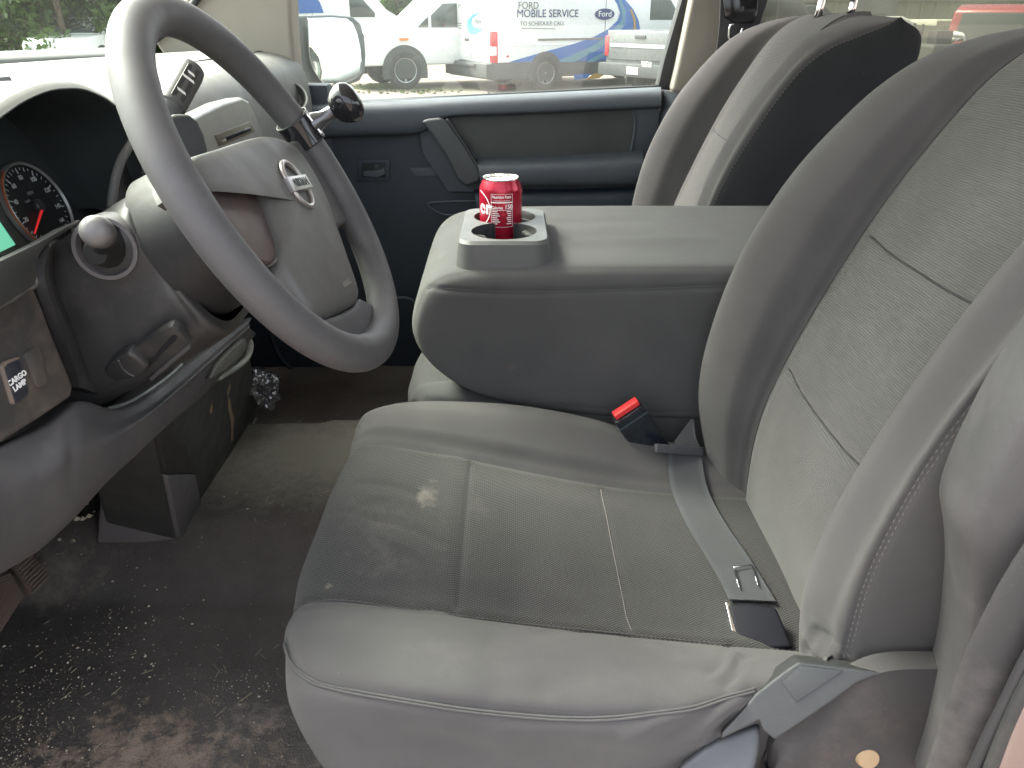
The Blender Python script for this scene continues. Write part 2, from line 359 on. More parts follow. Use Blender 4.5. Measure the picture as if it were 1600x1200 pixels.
# ------------------------------------------------------------ driver seat
YC = .765
def cushion_net():
    T = lambda X, Y, Z: [(x, y, z) for x, y, z in zip(X, Y if hasattr(Y, '__len__') else [Y]*10, Z if hasattr(Z, '__len__') else [Z]*10)]
    Xs = [-.125, -.140, -.155, -.172, -.150, -.058, .03, .125, .21, .30]
    Xp = [-.12, -.150, -.180, -.200, -.168, -.060, .03, .125, .21, .275]
    Xc = [-.14, -.170, -.202, -.214, -.176, -.058, .03, .124, .21, .31]
    Xi = [-.155, -.19, -.220, -.222, -.182, -.058, .03, .124, .21, .33]
    Xm = [-.170, -.212, -.236, -.228, -.182, -.057, .03, .125, .21, .33]
    return [
     T([-.13, -.13, -.135, -.14, -.13, -.058, .03, .125, .21, .28], .55, [-.82]*10),
     T([-.115, -.12, -.128, -.135, -.13, -.058, .03, .125, .21, .28], [.52, .505, .50, .498, .495, .495, .495, .495, .50, .51], [-.77, -.75, -.73, -.71, -.70, -.70, -.70, -.70, -.70, -.69]),
     T(Xs, [.515, .50, .492, .488, .482, .474, .470, .472, .482, .50], [-.76, -.72, -.68, -.64, -.615, -.612, -.612, -.612, -.60, -.575]),
     T(Xp, [.540, .520, .507, .497, .486, .475, .470, .470, .480, .498], [-.76, -.69, -.62, -.566, -.540, -.532, -.538, -.543, -.532, -.512]),
     T(Xc, [.565, .552, .545, .542, .535, .528, .525, .526, .53, .54], [-.76, -.68, -.60, -.545, -.518, -.521, -.530, -.541, -.545, -.545]),
     T(Xi, .575, [-.76, -.68, -.60, -.546, -.524, -.534, -.547, -.560, -.570, -.58]),
     T(Xi, .602, [-.76, -.68, -.60, -.549, -.533, -.552, -.567, -.580, -.591, -.603]),
     T(Xm, .67, [-.76, -.68, -.60, -.549, -.531, -.552, -.570, -.586, -.599, -.612]),
     T(Xm, .75, [-.76, -.68, -.60, -.549, -.529, -.551, -.571, -.589, -.602, -.615]),
     T(Xm, .83, [-.76, -.68, -.60, -.549, -.528, -.551, -.571, -.590, -.603, -.615]),
     T(Xi, .90, [-.76, -.68, -.60, -.545, -.526, -.550, -.571, -.591, -.603, -.612]),
     T(Xi, .928, [-.76, -.68, -.60, -.538, -.512, -.528, -.546, -.566, -.588, -.60]),
     T(Xc, .965, [-.76, -.68, -.60, -.528, -.504, -.509, -.519, -.538, -.566, -.592]),
     T(Xs, .997, [-.76, -.69, -.61, -.548, -.520, -.516, -.524, -.545, -.575, -.60]),
     T(Xs, 1.012, [-.76, -.71, -.66, -.61, -.59, -.585, -.59, -.60, -.61, -.62]),
     T(Xs, 1.0, -.82)]
seat = empty('car_seat', (.05, YC, -.86), label='nearest grey cloth driver seat with dusty stained cushion, facing the steering wheel', cat='seat', group='front seats of the cab')
cu = Net(cushion_net(), 14, 26)
pip = [(446, 1006), (458, 1038), (488, 1062), (520, 1072), (560, 1080), (640, 1093), (720, 1105), (800, 1114), (880, 1120), (950, 1120), (1020, 1113), (1080, 1104), (1130, 1090), (1180, 1076)]
pip3 = cu.cast(pip)
cu.disp(pip3, .006, .0035)
s1 = np.array([(-.0567, y, -.55) for y in np.linspace(.890, .612, 14)]); s1 = cu.near(s1)
s2 = np.array([(.1235, y, -.59) for y in np.linspace(.890, .612, 14)]); s2 = cu.near(s2)
cu.disp(s1, .0045, .0045); cu.disp(s2, .0035, .003); cu.disp(s1+[-.02, 0, 0], .02, -.004)
rA, rB = 6*14, 10*14
ncA = cu.V.shape[1]
for r in (rA, rB): cu.disp(cu.V[r, 34:].copy(), .0045, .003)
# drag wrinkles at the rear outer corner and creases on the worn front edge
for a, b, wd, dp in [((1140, 1010), (1105, 1052), .005, .003), ((1150, 1020), (1120, 1062), .005, -.0025), ((1162, 1025), (1135, 1072), .005, .003), ((1172, 1035), (1150, 1076), .005, -.002),
                     ((1120, 1150), (1190, 1085), .006, .004), ((1090, 1145), (1180, 1082), .007, -.004), ((1050, 1150), (1170, 1084), .006, .003), ((980, 1150), (1150, 1092), .008, -.003),
                     ((560, 755), (680, 782), .006, .0016), ((580, 775), (660, 790), .006, -.0012), ((590, 812), (690, 850), .006, .0018), ((520, 800), (590, 812), .006, .0014), ((560, 830), (660, 870), .006, -.001),
                     ((850, 1078), (910, 1060), .01, .0015), ((760, 1085), (850, 1075), .01, .0015), ((840, 990), (1060, 1020), .012, .002), ((600, 975), (760, 1000), .015, .0015), ((570, 1150), (760, 1175), .012, .0025), ((780, 1150), (1000, 1160), .014, -.003)]:
    mid = ((a[0]+b[0])/2+(b[1]-a[1])*.06, (a[1]+b[1])/2-(b[0]-a[0])*.06); cu.disp(cu.cast([a, mid, b]), wd, dp)
cush = cu.obj('cushion', m_fab, seat, 0, rA); cush['label'] = 'smooth grey cloth cushion side with a double stitched seam'
cu.obj('cushion_bolster', m_fab, seat, rB, cu.V.shape[0]-1)
cu.obj('cushion_insert', m_cell, seat, rA, rB)
for dz, off in ((0, .0012), (5, .0012)):
    tube('seam_cord', cu.cast([(u, v+dz) for u, v in pip], off), .0011, m_fab, seat, 8, 160)
tube('seam_cord', cu.near(s2, .0003), .0006, m_thr, seat, 6, 90)
tube('seam_cord', cu.cast([(455, 952), (480, 941), (520, 938), (560, 941), (620, 950), (705, 961), (800, 973), (900, 983), (985, 992), (1060, 1000), (1140, 1007)], .0004), .0007, m_fab, seat, 6, 160)
def back_net(yc, twist=True):
    ix = [.330, .322, .327, .350, .392, .437, .482, .515, .550, .585, .614]; iz = [-.68, -.58, -.49, -.40, -.29, -.19, -.11, -.06, -.028, -.012, -.011]
    cx = [.310, .284, .266, .272, .300, .352, .418, .470, .525, .575, .614]; cz = [-.68, -.58, -.49, -.40, -.29, -.183, -.098, -.050, -.026, -.015, -.011]
    sx = [.325, .302, .297, .303, .333, .388, .448, .50, .55, .59, .614]; sz = [-.68, -.58, -.49, -.40, -.29, -.185, -.10, -.060, -.040, -.025, -.012]
    bx = [.42, .42, .43, .455, .505, .57, .632, .656, .668, .662, .622]; bz = [-.68, -.60, -.50, -.41, -.31, -.215, -.14, -.10, -.066, -.034, -.013]
    kx = [.44, .44, .45, .475, .525, .59, .652, .672, .680, .668, .624]; kz = [-.68, -.60, -.50, -.41, -.31, -.215, -.14, -.09, -.055, -.028, -.012]
    tw = [0, .002, .010, .018, .026, .024, .018, .01, .005, 0, 0]
    if not twist: tw = [.0, .012, .034, .040, .036, .030, .020, .010, .004, 0, 0]; wk_ = [1, 1, 1, 1, 1, 1, .995, .985, .97, .96, .95]
    wk = [1, 1, 1, 1, 1, .99, .965, .93, .885, .84, .80]
    if not twist: wk = wk_
    A = lambda x, z, y, k: (x[k], yc+y*wk[k], z[k])
    mixr = lambda t, k, y: (cx[k]+(ix[k]-cx[k])*t, yc+y*wk[k], cz[k]+(iz[k]-cz[k])*t)
    def ctr(k, d): return (ix[k]+d, iz[k])
    rows = []
    for sgn in (-1, 1):
        if sgn == -1: cx0_ = cx; cx = [a+b for a, b in zip(cx, tw)]
        else: cx = cx0_
        h = [[A(kx, kz, sgn*.17, k) for k in range(11)],
             [A(bx, bz, sgn*.235, k) for k in range(11)],
             [(.5*(sx[k]+bx[k]), yc+sgn*.262*wk[k], .5*(sz[k]+bz[k])) for k in range(11)],
             [(sx[k]+(.5*tw[k] if not twist and sgn < 0 else 0), yc+sgn*.256*wk[k], sz[k]) for k in range(11)],
             [(cx[k]+.008, yc+sgn*.236*wk[k], cz[k]-(.004 if k > 6 else 0)) for k in range(11)],
             [A(cx, cz, sgn*.200, k) for k in range(11)],
             [mixr(.40, k, sgn*.162) for k in range(11)],
             [A(ix, iz, sgn*.138, k) for k in range(11)],
             [(ix[k]+.004, yc+sgn*.07*wk[k], iz[k]+(.003 if k > 6 else 0)) for k in range(11)]]
        rows.append(h)
    mid = [(ix[k]+.006, yc, iz[k]+(.004 if k > 6 else 0)) for k in range(11)]
    return rows[0]+[mid]+rows[1][::-1]+[[(kx[k]+.004, yc, kz[k]+.004) for k in range(11)]]
def make_back(seat, yc, near_cast=True, dx=0., dz=0.):
    N = np.array(back_net(yc, near_cast)); N[..., 0] += dx; N[..., 2] += dz
    q_ = 14 if near_cast else 8
    bk = Net(N, q_, 28 if near_cast else 14, closed=True)
    r6, r12 = 7*q_, 11*q_
    for r in (r6, r12): bk.disp(bk.V[r].copy(), .007, .007)
    def across(zz, arch=0.):
        out = []
        for r in range(r6+2, r12-1, 3):
            L = bk.V[r]; y = L[0, 1]-yc; zc = zz+dz+arch*((y/.14)**2-1); k = int(np.argmax(L[:, 2] > zc)); t = (zc-L[k-1, 2])/(L[k, 2]-L[k-1, 2]); out.append(L[k-1]*(1-t)+L[k]*t)
        return np.array(out)
    u1, u2 = across(-.237, .006), across(-.408, .012)
    u1, u2 = u1.copy(), u2.copy(); bk.disp(u1, .0045, .0045); bk.disp(u2, .004, .004)
    for L_ in (u1, u2): tube('seam_cord', L_+np.array([.0028, 0, 0]), .0011, m_seam, seat, 6, 60)
    for r in (3*q_, 15*q_): bk.disp(bk.V[r].copy(), .0035, .0025)
    if near_cast:   # ruffled lower hem of the outer bolster
        for a, b, wd, dp in [((1262, 1000), (1300, 1035), .006, -.006), ((1275, 990), (1330, 1035), .005, .005), ((1256, 1020), (1270, 990), .006, .003), ((1300, 1010), (1335, 1030), .005, -.004), ((1262, 960), (1300, 1000), .012, .003)]:
            bk.disp(bk.cast([a, ((a[0]+b[0])/2, (a[1]+b[1])/2), b]), wd, dp)
    bk.obj('backrest_bolster', m_fab, seat, 0 if near_cast else 3*q_, r6); bk.obj('backrest_bolster', m_fab, seat, r12, bk.V.shape[0])
    if not near_cast: bk.obj('side_panel', m_shadecloth, seat, 0, 3*q_)
    bk.obj('backrest_insert', m_rib, seat, r6, r12)
    for L_ in (bk.V[r6][:-20], bk.V[r12][:-20]): tube('seam_cord', L_[::6], .0012, m_seam, seat, 6, 120)
    for r in [3*q_]:
        L = bk.V[r].copy(); P = []
        L2 = spline(L, 400); seg = 0
        V, F = [], []
        D = np.r_[0, np.cumsum(np.linalg.norm(np.diff(L2, axis=0), axis=1))]
        st = 0.
        while st < D[-1]-.006:   # running stitches, one bead each
            p = np.array([np.interp([st, st+.0042], D, L2[:, k]) for k in range(3)]).T
            for side in ((-.0022, .0022) if near_cast else (0,)):
                q = bk_off(bk, p, side); d = q[1]-q[0]; nn = np.array([0, -1., .25]); nn /= np.linalg.norm(nn); s_ = np.cross(d, nn); s_ /= max(1e-9, np.linalg.norm(s_))
                i0 = len(V); w_ = .0006
                V += [q[0]+s_*w_*.3, q[0]-s_*w_*.3, (q[0]+q[1])/2+s_*w_+nn*.0002, (q[0]+q[1])/2-s_*w_+nn*.0002, q[1]+s_*w_*.3, q[1]-s_*w_*.3, (q[0]+q[1])/2+nn*.0008]
                F += [[i0, i0+2, i0+6], [i0+2, i0+4, i0+6], [i0+4, i0+5, i0+6], [i0+5, i0+3, i0+6], [i0+3, i0+1, i0+6], [i0+1, i0, i0+6]]
            st += .0068
        mesh('stitching', V, F, m_thr, seat)
    return bk
def bk_off(bk, p, side):
    q = p.copy(); q[:, 0] += side; q[:, 1] -= .0025 if side else .0018
    return q
bk = make_back(seat, YC)
# plastic shield, recliner hinge cover and lever on the outer side
sh = [(1242, 1035), (1215, 1058), (1180, 1085), (1160, 1112), (1132, 1142), (1126, 1156), (1185, 1124), (1196, 1140), (1210, 1156), (1300, 1096), (1345, 1062), (1385, 1050), (1330, 1040)]
def strip(name, rows, mat, parent, thick=(0, .02, 0), rs=6, cs=8):
    """surface through rows of world points, closed behind with an offset copy"""
    nt_ = Net(np.array([spline(r, 14) if len(r) != 14 else r for r in rows]), rs, cs)
    V = nt_.V.reshape(-1, 3); nr, nc = nt_.V.shape[:2]; B = V+np.array(thick); n = len(V)
    F = nt_.faces(); F2 = [[n+i for i in f[::-1]] for f in F]
    for i in range(nr-1): F += [[i*nc, (i+1)*nc, n+(i+1)*nc, n+i*nc], [(i+1)*nc-1, (i+2)*nc-1, n+(i+2)*nc-1, n+(i+1)*nc-1]]
    for j in range(nc-1): F += [[j, j+1, n+j+1, n+j], [(nr-1)*nc+j, (nr-1)*nc+j+1, n+(nr-1)*nc+j+1, n+(nr-1)*nc+j]]
    o = mesh(name, np.r_[V, B], F+F2, mat, parent); o.data.set_sharp_from_angle(angle=R(50)); return o
Yr = lambda pts, Y: np.array([PY(u, v, Y) for u, v in pts])
hc_top = [(1256, 1040), (1230, 1046), (1205, 1062), (1180, 1085), (1160, 1112), (1130, 1144)]
hc_mid = [(1322, 1050), (1290, 1062), (1262, 1080), (1230, 1100), (1200, 1116), (1130, 1152)]
hc_ridge = [(1388, 1053), (1345, 1064), (1300, 1096), (1255, 1126), (1212, 1154), (1196, 1142)]
hO, hn = PY(1250, 1092, .472), (-.22, -.80, .55)
plate('hinge_cover', [(1248, 1034), (1222, 1052), (1180, 1085), (1158, 1112), (1128, 1145), (1127, 1156), (1186, 1126), (1193, 1142), (1211, 1157), (1258, 1126), (1300, 1097), (1340, 1068), (1382, 1052), (1330, 1044)], hO, hn, .035, m_side, seat, .0045, 4)
shield_top = [(1500, 1046), (1400, 1047), (1345, 1064), (1300, 1096), (1255, 1126), (1212, 1154), (1200, 1215)]
shield_bot = [(1500, 1260), (1430, 1262), (1370, 1262), (1320, 1262), (1280, 1262), (1235, 1262), (1190, 1262)]
strip('side_shield', [Yr(shield_top, .474), Yr([((a+c)/2+6, (b+d)/2-20) for (a, b), (c, d) in zip(shield_top, shield_bot)], .463), Yr(shield_bot, .462)], m_side2, seat)
plate('hinge_panel', [(1222, 1066), (1250, 1040), (1318, 1048), (1244, 1098)], hO+np.array(hn)*.0015, hn, .003, m_side, seat, .001)
lathe('screw_cap', [(0, .004), (.009, .0035), (.0105, 0), (.0105, -.006)], frame(PY(1355, 1183, .4625), (0, -1, .25)), simple('beige_cap', (.30, .21, .12), .6), seat, 24)
lev_a = [(1186, 1128), (1150, 1140), (1118, 1156), (1098, 1168), (1075, 1190), (1050, 1230)]; lev_b = [(1188, 1166), (1180, 1205), (1172, 1225), (1160, 1240), (1140, 1250), (1120, 1260)]
plate('recline_lever', [(1187, 1130), (1152, 1141), (1118, 1156), (1098, 1168), (1062, 1196), (1040, 1260), (1160, 1262), (1178, 1210), (1186, 1178), (1189, 1150)], PY(1140, 1180, .462), (-.25, -.70, .66), .022, plastic('lever_grey', (.045, .047, .052), .5, .05, 900, .0001), seat, .009, 5)
box('seat_base', (.08, YC, -.80), (.36, .40, .11), m_dark, seat, .01)
# ------------------------------------------------------------ driver lap belt lying on the seat
belt = empty('driver_lap_belt', (.2, .75, -.6), label='grey lap belt webbing with black tongue lying across the rear of the driver cushion', cat='seat belt')
def ribbon(name, L, Rr, mat, parent, off=.003, th=.0016, net=None):
    A = L if isinstance(L, np.ndarray) else net.cast(L, off); B = Rr if isinstance(Rr, np.ndarray) else net.cast(Rr, off)
    A, B = spline(A, 60), spline(B, 60); rows = [A*(1-t)+B*t for t in np.linspace(0, 1, 7)]
    up = np.cross(B-A, np.gradient(A, axis=0)); up /= np.linalg.norm(up, axis=1, keepdims=True)
    if (up*A).sum() > 0: up = -up
    V = np.concatenate(rows+[r-up*th for r in rows]); n = 60; F = []
    for k in (0, 7):
        for i in range(6):
            for j in range(n-1): F.append([(k+i)*n+j, (k+i+1)*n+j, (k+i+1)*n+j+1, (k+i)*n+j+1])
    for j in range(n-1): F += [[j, j+1, 7*n+j+1, 7*n+j], [6*n+j, 6*n+j+1, 13*n+j+1, 13*n+j]]
    U = np.tile(np.arange(n)*.004, 14); W = np.repeat(np.tile(np.arange(7)*.0066, 2), n)
    return mesh(name, V, F, mat, parent, True, np.stack([W, U], 1))
Lpx = [(1041, 740), (1050, 775), (1072, 825), (1100, 872), (1122, 910), (1138, 943)]; Rpx = [(1094, 740), (1108, 780), (1134, 828), (1164, 872), (1188, 910), (1210, 947)]
Lw = np.r_[cu.cast([(1040, 712)], .012), cu.cast(Lpx, .006)]; Rw = np.r_[cu.cast([(1091, 712)], .012), cu.cast(Rpx, .007)]
for A_ in (Lw, Rw): A_[1] = .5*A_[1]+.25*(A_[0]+A_[2])
ribbon('webbing', Lw, Rw, m_web, belt)
tl, tr2 = Lw[0], Rw[0]
Lw2 = np.array([tl, tl+(PY(1060, 680, .985)-tl)*.9, PY(1080, 655, 1.0)]); Rw2 = np.array([tr2, PY(1087, 682, .975), PY(1084, 655, .995)])
ribbon('webbing_fold', Lw2, Rw2, m_web, belt)
a, b_ = PY(1024, 700, tl[1]-.006), PY(1096, 706, tr2[1]-.006)
box('guide_bar', (a+b_)/2, (np.linalg.norm(b_-a), .013, .010), plastic('bar_grey', (.05, .05, .055), .3, .05, 900, 0), belt, .002, ax=(b_-a, (0, .5, .87), np.cross(b_-a, (0, .5, .87))))
n_t = np.array([-.22, -.42, .88])
T0 = cu.cast([(1185, 978)], .014)[0]; n_t = n_t/np.linalg.norm(n_t)
def tplate(name, px, d, dep, mat, par, bev): return plate(name, px, T0+n_t*d, n_t, dep, mat, par, bev, 3)
tplate('belt_latch', [(1137, 944), (1170, 941), (1213, 949), (1226, 980), (1238, 1011), (1200, 1013), (1157, 1008), (1146, 975)], .006, .014, plastic('latch_black', (.008, .008, .012), .6, .1, 900, .0001, spec=.2), belt, .0035)
tplate('latch_rim', [(1133, 941), (1140, 941), (1152, 975), (1163, 1009), (1156, 1010), (1143, 985)], .0045, .010, m_chrome, belt, .001)
P_ = list(cu.cast([(1143, 897), (1172, 893), (1181, 925), (1152, 929)], .010))
for i in range(4):
    if i == 0 or i == 1 or i == 3: tube('slot_trim', [P_[i], P_[(i+1) % 4]], .0008, m_chrome, belt, 8, 3)
buck = empty('seat_belt_buckle', (.19, 1.0, -.56), label='black belt buckle with red release button beside the console base', cat='belt buckle')
ba, bb = PY(981, 645, .968), PY(1024, 704, .972)
axl = ba-bb; exl = PY(1000, 632, .972)-PY(962, 657, .966)
ez_ = np.cross(exl, axl); fr_ = (exl, np.cross(ez_, exl), ez_)
L_ = np.linalg.norm(axl)
box('buckle_body', (ba+bb)/2-np.array([0, 0, .002]), (.047, L_+.010, .022), plastic('buckle_black', (.010, .012, .016), .28, .05, 900, 0), buck, .004, ax=fr_)
e2 = fr_[1]/np.linalg.norm(fr_[1])
box('release_button', (ba+bb)/2+e2*(L_/2+.008), (.040, .008, .015), m_red, buck, .0015, ax=fr_)
box('buckle_band', (ba+bb)/2+e2*(L_/2-.009)-np.array([0, 0, .002]), (.0485, .003, .0235), simple('band_grey', (.04, .05, .055), .3), buck, .001, ax=fr_)
# ------------------------------------------------------------ passenger seat
pseat = empty('car_seat', (.1, 1.66, -.90), label='far grey cloth passenger seat with dark side beyond the folded console', cat='seat', group='front seats of the cab')
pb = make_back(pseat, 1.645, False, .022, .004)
pc = np.array(cushion_net()); pc[..., 1] += 1.64-.75; pc[..., 0] += .075; pc[..., 2] -= .02
Net(pc, 4, 6).obj('cushion', m_fab, pseat)
for (u, v), (u2, v2) in (((1276, 34), (1292, -30)), ((1326, 34), (1343, -30))):
    Yh = 1.66; tube('headrest_post', [PY(u, v, Yh), PY(u2, v2, Yh)], .0075, m_chrome, pseat, 16, 4)
hr = PY(1335, -75, 1.66)
box('headrest', hr, (.10, .26, .16), m_fab, pseat, .035, seg=5)
# ------------------------------------------------------------ centre seat: cushion and the folded backrest that serves as console
cseat = empty('centre_seat', (.1, 1.2, -.88), label='narrow centre seat folded down as a dusty grey console between the front seats', cat='seat')
pr = [(.48, -.320), (.30, -.320), (.16, -.320), (.03, -.321), (-.06, -.325), (-.115, -.343), (-.141, -.385), (-.145, -.43), (-.118, -.478), (-.06, -.520), (.03, -.548), (.15, -.564), (.30, -.566), (.48, -.560)]
def con_rows():
    rows = []
    for Y, t in ((1.0255, 1.0), (1.0262, .6), (1.0275, .30), (1.031, .14), (1.0385, .05), (1.056, .0), (1.12, -.01), (1.2, -.012), (1.30, -.01), (1.352, .0), (1.370, .06), (1.376, .2), (1.378, .6), (1.378, 1.0)):
        r = []
        for x, z in pr:
            z2 = z+(.012*min(1, max(0, (Y-1.04)/.3)) if z > -.40 else 0)
            mx_, mz_ = min(.50, max(-.02, x)), -.44
            r.append((x+(mx_-x)*t, Y, z2+(mz_-z2)*t))
        rows.append(r)
    return rows
cr_ = con_rows()
co = Net(cr_, 9, 14)
cseam = co.cast([(647, 430), (652, 441), (668, 449), (700, 452), (760, 456), (830, 457), (900, 455), (1000, 452), (1060, 450), (1150, 446)])
co.disp(cseam, .004, .0025)
cseam2 = co.cast([(880, 634), (960, 641), (1040, 645), (1095, 643)]); co.disp(cseam2, .004, .002)
for a, b, wd, dp in [((800, 350), (1000, 345), .02, .002), ((860, 380), (1100, 372), .02, -.0015), ((690, 395), (705, 370), .015, .0015)]: co.disp(co.cast([a, b]), wd, dp)
co.obj('folded_backrest', m_con, cseat, skip=lambda p: p[2] > -.36 and abs(p[0]+.011) < .058 and 1.052 < p[1] < 1.25)
tube('seam_cord', co.near(cseam, .0004), .0008, m_con, cseat, 6, 160)
cc = np.array(cushion_net()); cc[..., 1] = 1.04+(cc[..., 1]-.47)*(.31/.545); cc[..., 0] += .062; cc[..., 2] -= .005
ccn = Net(cc, 7, 12)
cs_ = ccn.cast([(646, 634), (655, 628), (675, 627), (700, 631)]); ccn.disp(cs_, .004, .003)
ccn.obj('cushion', m_con, cseat)
# cup holder: tapered block with two overlapping wells
def circ_poly(cx, cy, r, n, a0, a1): return [(cx+r*math.cos(a), cy+r*math.sin(a)) for a in np.linspace(a0, a1, n)]
hx, y1, y2, rr_ = -.0115, 1.107, 1.195, .0480
ztop, zbase = -.288, -.330
def rrect(x0, x1, y0, y1_, r, n=7):
    out = []
    for cx, cy, a in ((x1-r, y1_-r, 0), (x0+r, y1_-r, 90), (x0+r, y0+r, 180), (x1-r, y0+r, 270)):
        out += [(cx+r*math.cos(R(a+90*i/(n-1))), cy+r*math.sin(R(a+90*i/(n-1)))) for i in range(n)]
    return out
outer = [rrect(-.081, .057, 1.042, 1.257, .026), rrect(-.080, .056, 1.043, 1.256, .026), rrect(-.077, .053, 1.046, 1.252, .024), rrect(-.074, .050, 1.050, 1.248, .022)]
zs = [zbase, -.322, -.2925, ztop]
dx_ = math.sqrt(rr_**2-((y2-y1)/2)**2); gap = .014
# inner outline: two circles joined through a notch in the divider
a_g = math.asin(gap/rr_)
inner = [(hx+rr_*math.sin(t), y1-rr_*math.cos(t)) for t in np.linspace(-(math.pi-a_g), math.pi-a_g, 40)]
inner += [(hx+rr_*math.sin(t), y2+rr_*math.cos(t)) for t in np.linspace(math.pi-a_g, -(math.pi-a_g), 40)]
V = []; F = []
for poly, z in zip(outer, zs): V += [(x, y, z) for x, y in poly]
no = len(outer[0])
for k in range(3):
    for i in range(no): F.append([k*no+i, k*no+(i+1) % no, (k+1)*no+(i+1) % no, (k+1)*no+i])
top_pts = [Vector(p) for p in outer[3]]+[Vector(p) for p in inner]; n_i = len(inner)
edges = [(i, (i+1) % no) for i in range(no)]+[(no+i, no+(i+1) % n_i) for i in range(n_i)]
cdt = delaunay_2d_cdt(top_pts, edges, [], 0, 1e-6)
def pin(x, y, poly):
    c = False
    for i in range(len(poly)):
        (x1, y1_), (x2, y2_) = poly[i], poly[i-1]
        if (y1_ > y) != (y2_ > y) and x < (x2-x1)*(y-y1_)/(y2_-y1_)+x1: c = not c
    return c
b0 = len(V); V += [(p[0], p[1], ztop) for p in cdt[0]]
for f in cdt[2]:
    cx = sum(cdt[0][i][0] for i in f)/len(f); cy = sum(cdt[0][i][1] for i in f)/len(f)
    if not pin(cx, cy, inner): F.append([b0+i for i in f])
m_cup = plastic('cup_holder_grey', (.062, .064, .063), .5, .06, 1500, .0003, dust=.1, dustc=(.28, .26, .22))
o = mesh('cup_holder', V, F, m_cup, cseat); o.data.set_sharp_from_angle(angle=R(30))
V = []; F = []
cxm = np.array([hx, (y1+y2)/2])
for z, k in ((ztop, 1.0), (ztop-.006, .965), (-.315, .95), (-.372, .88)):
    for x, y in inner: q = cxm+(np.array([x, y])-cxm)*k; V.append((q[0], q[1], z))
for k in range(3):
    for i in range(n_i): F.append([k*n_i+i, k*n_i+(i+1) % n_i, (k+1)*n_i+(i+1) % n_i, (k+1)*n_i+i])
F.append([3*n_i+i for i in range(n_i)])
# (the wells hang in a recess of the folded backrest)
hold = [x for x in cseat.children if x.name.startswith('cup_holder')][0] if cseat.children else o
o2 = mesh('cup_well', V, F, m_dark, o); o2.data.set_sharp_from_angle(angle=R(30))
for (cx, cy, ang) in [(hx-.036, y1+.012, 20), (hx+.036, y1+.026, -30), (hx+.040, y1+.014, -20), (hx-.032, y2-.02, -20), (hx+.034, y2-.024, 30), (hx+.036, y2+.018, 10)]:
    box('holder_tab', (cx, cy, ztop-.012), (.018, .010, .004), m_cup, o, .001, ax=((math.cos(R(ang)), math.sin(R(ang)), -.25), (-math.sin(R(ang)), math.cos(R(ang)), 0), (0, 0, 1)))
# ------------------------------------------------------------ soda can
can = empty('soda_can', (hx, 1.197, -.352), label='dark red soda can with white print standing in the far well of the cup holder', cat='can')
cx0, cy0, z0 = hx-.006, 1.199, -.349
pf = [(0, .006), (.020, .004), (.0235, 0), (.026, .003), (.0325, .014), (.0331, .018), (.0331, .102), (.0322, .107), (.0275, .1165), (.0268, .1185)]
m_can = plastic('can_red', (.34, .010, .030), .26, .06, 400, 0, metal=.4); m_al = simple('aluminium', (.82, .81, .76), .22, 1.)
tilt_fr = frame((cx0, cy0, z0), (0, 0, 1))
lathe('can_body', pf, tilt_fr, m_can, can, 64)
lathe('can_lid', [(.0268, .1183), (.0276, .1200), (.0272, .1212), (.0262, .1208), (.0258, .1175), (.0245, .1168), (.0, .1172)], tilt_fr, m_al, can, 64)
tab = prism('pull_tab', [(-.007, -.012), (.007, -.012), (.0085, .002), (.005, .011), (-.005, .011), (-.0085, .002)], frame((cx0, cy0-.004, z0+.1176), (0, 0, 1), (1, .3, 0)), .0016, m_al, can, .0004)
RC = .0331
def wrap(ang0, zc, lift=.00018):
    def f(x, y, z):
        a = R(ang0)+x/RC; r = RC+lift+max(z, 0); return np.array([cx0+r*math.sin(a), cy0-r*math.cos(a), z0+zc+y])
    return f
m_canw = simple('can_print', (.80, .78, .76), .4)
fr0 = frame((0, 0, 0), (0, 0, 1))
text('logo_lettering', 'er', .030, fr0, m_canw, can, wrap=wrap(-46, .079), bold=.0006, ext=.00005)
def ring_wrap(a0, zc, r1, r2, sy, t0, t1, n=60):
    f = wrap(a0, zc); V = []; F = []
    for i in range(n+1):
        t = t0+(t1-t0)*i/n
        for r in (r1, r2): V.append(f(r*math.cos(t), r*sy*math.sin(t), 0))
    for i in range(n): F.append([2*i, 2*i+1, 2*i+3, 2*i+2])
    return mesh('logo_ring', V, F, m_canw, can, False)
ring_wrap(-76, .076, .0265, .0280, 1.0, R(-80), R(80))
def wbar(x0, x1, y0, y1, name='label_rule', ang=3, zc=.077, mat=None):
    f = wrap(ang, zc); n = 8; V = []; F = []
    for i in range(n+1):
        x = x0+(x1-x0)*i/n; V += [f(x, y0, 0), f(x, y1, 0)]
    for i in range(n): F.append([2*i, 2*i+1, 2*i+3, 2*i+2])
    return mesh(name, V, F, mat or m_canw, can, False)
W0, W1 = -.0165, .0175
for x0, x1, ya, yb in [(W0, W1, .0235, .0239), (W0, W1, -.0262, -.0258), (W0, W0+.0005, -.026, .0238), (W1-.0005, W1, -.026, .0238), (W0, W1, .0105, .0122), (W0, W1, -.0005, .0002)]: wbar(x0, x1, ya, yb)
text('nutrition_lettering', 'Nutrition Facts', .0060, fr0, m_canw, can, wrap=wrap(3.5, .0965), ext=.00004, sx=.80, bold=.00012)
text('nutrition_lettering', '1 serving per container', .0028, fr0, m_canw, can, wrap=wrap(3.5, .0913), ext=.00004)
text('nutrition_lettering', 'Calories', .0062, fr0, m_canw, can, wrap=wrap(-9, .0805), ext=.00004, bold=.00012, sx=.85)
text('nutrition_lettering', '150', .0095, fr0, m_canw, can, wrap=wrap(22, .0815), ext=.00004, bold=.0002, sx=.9)
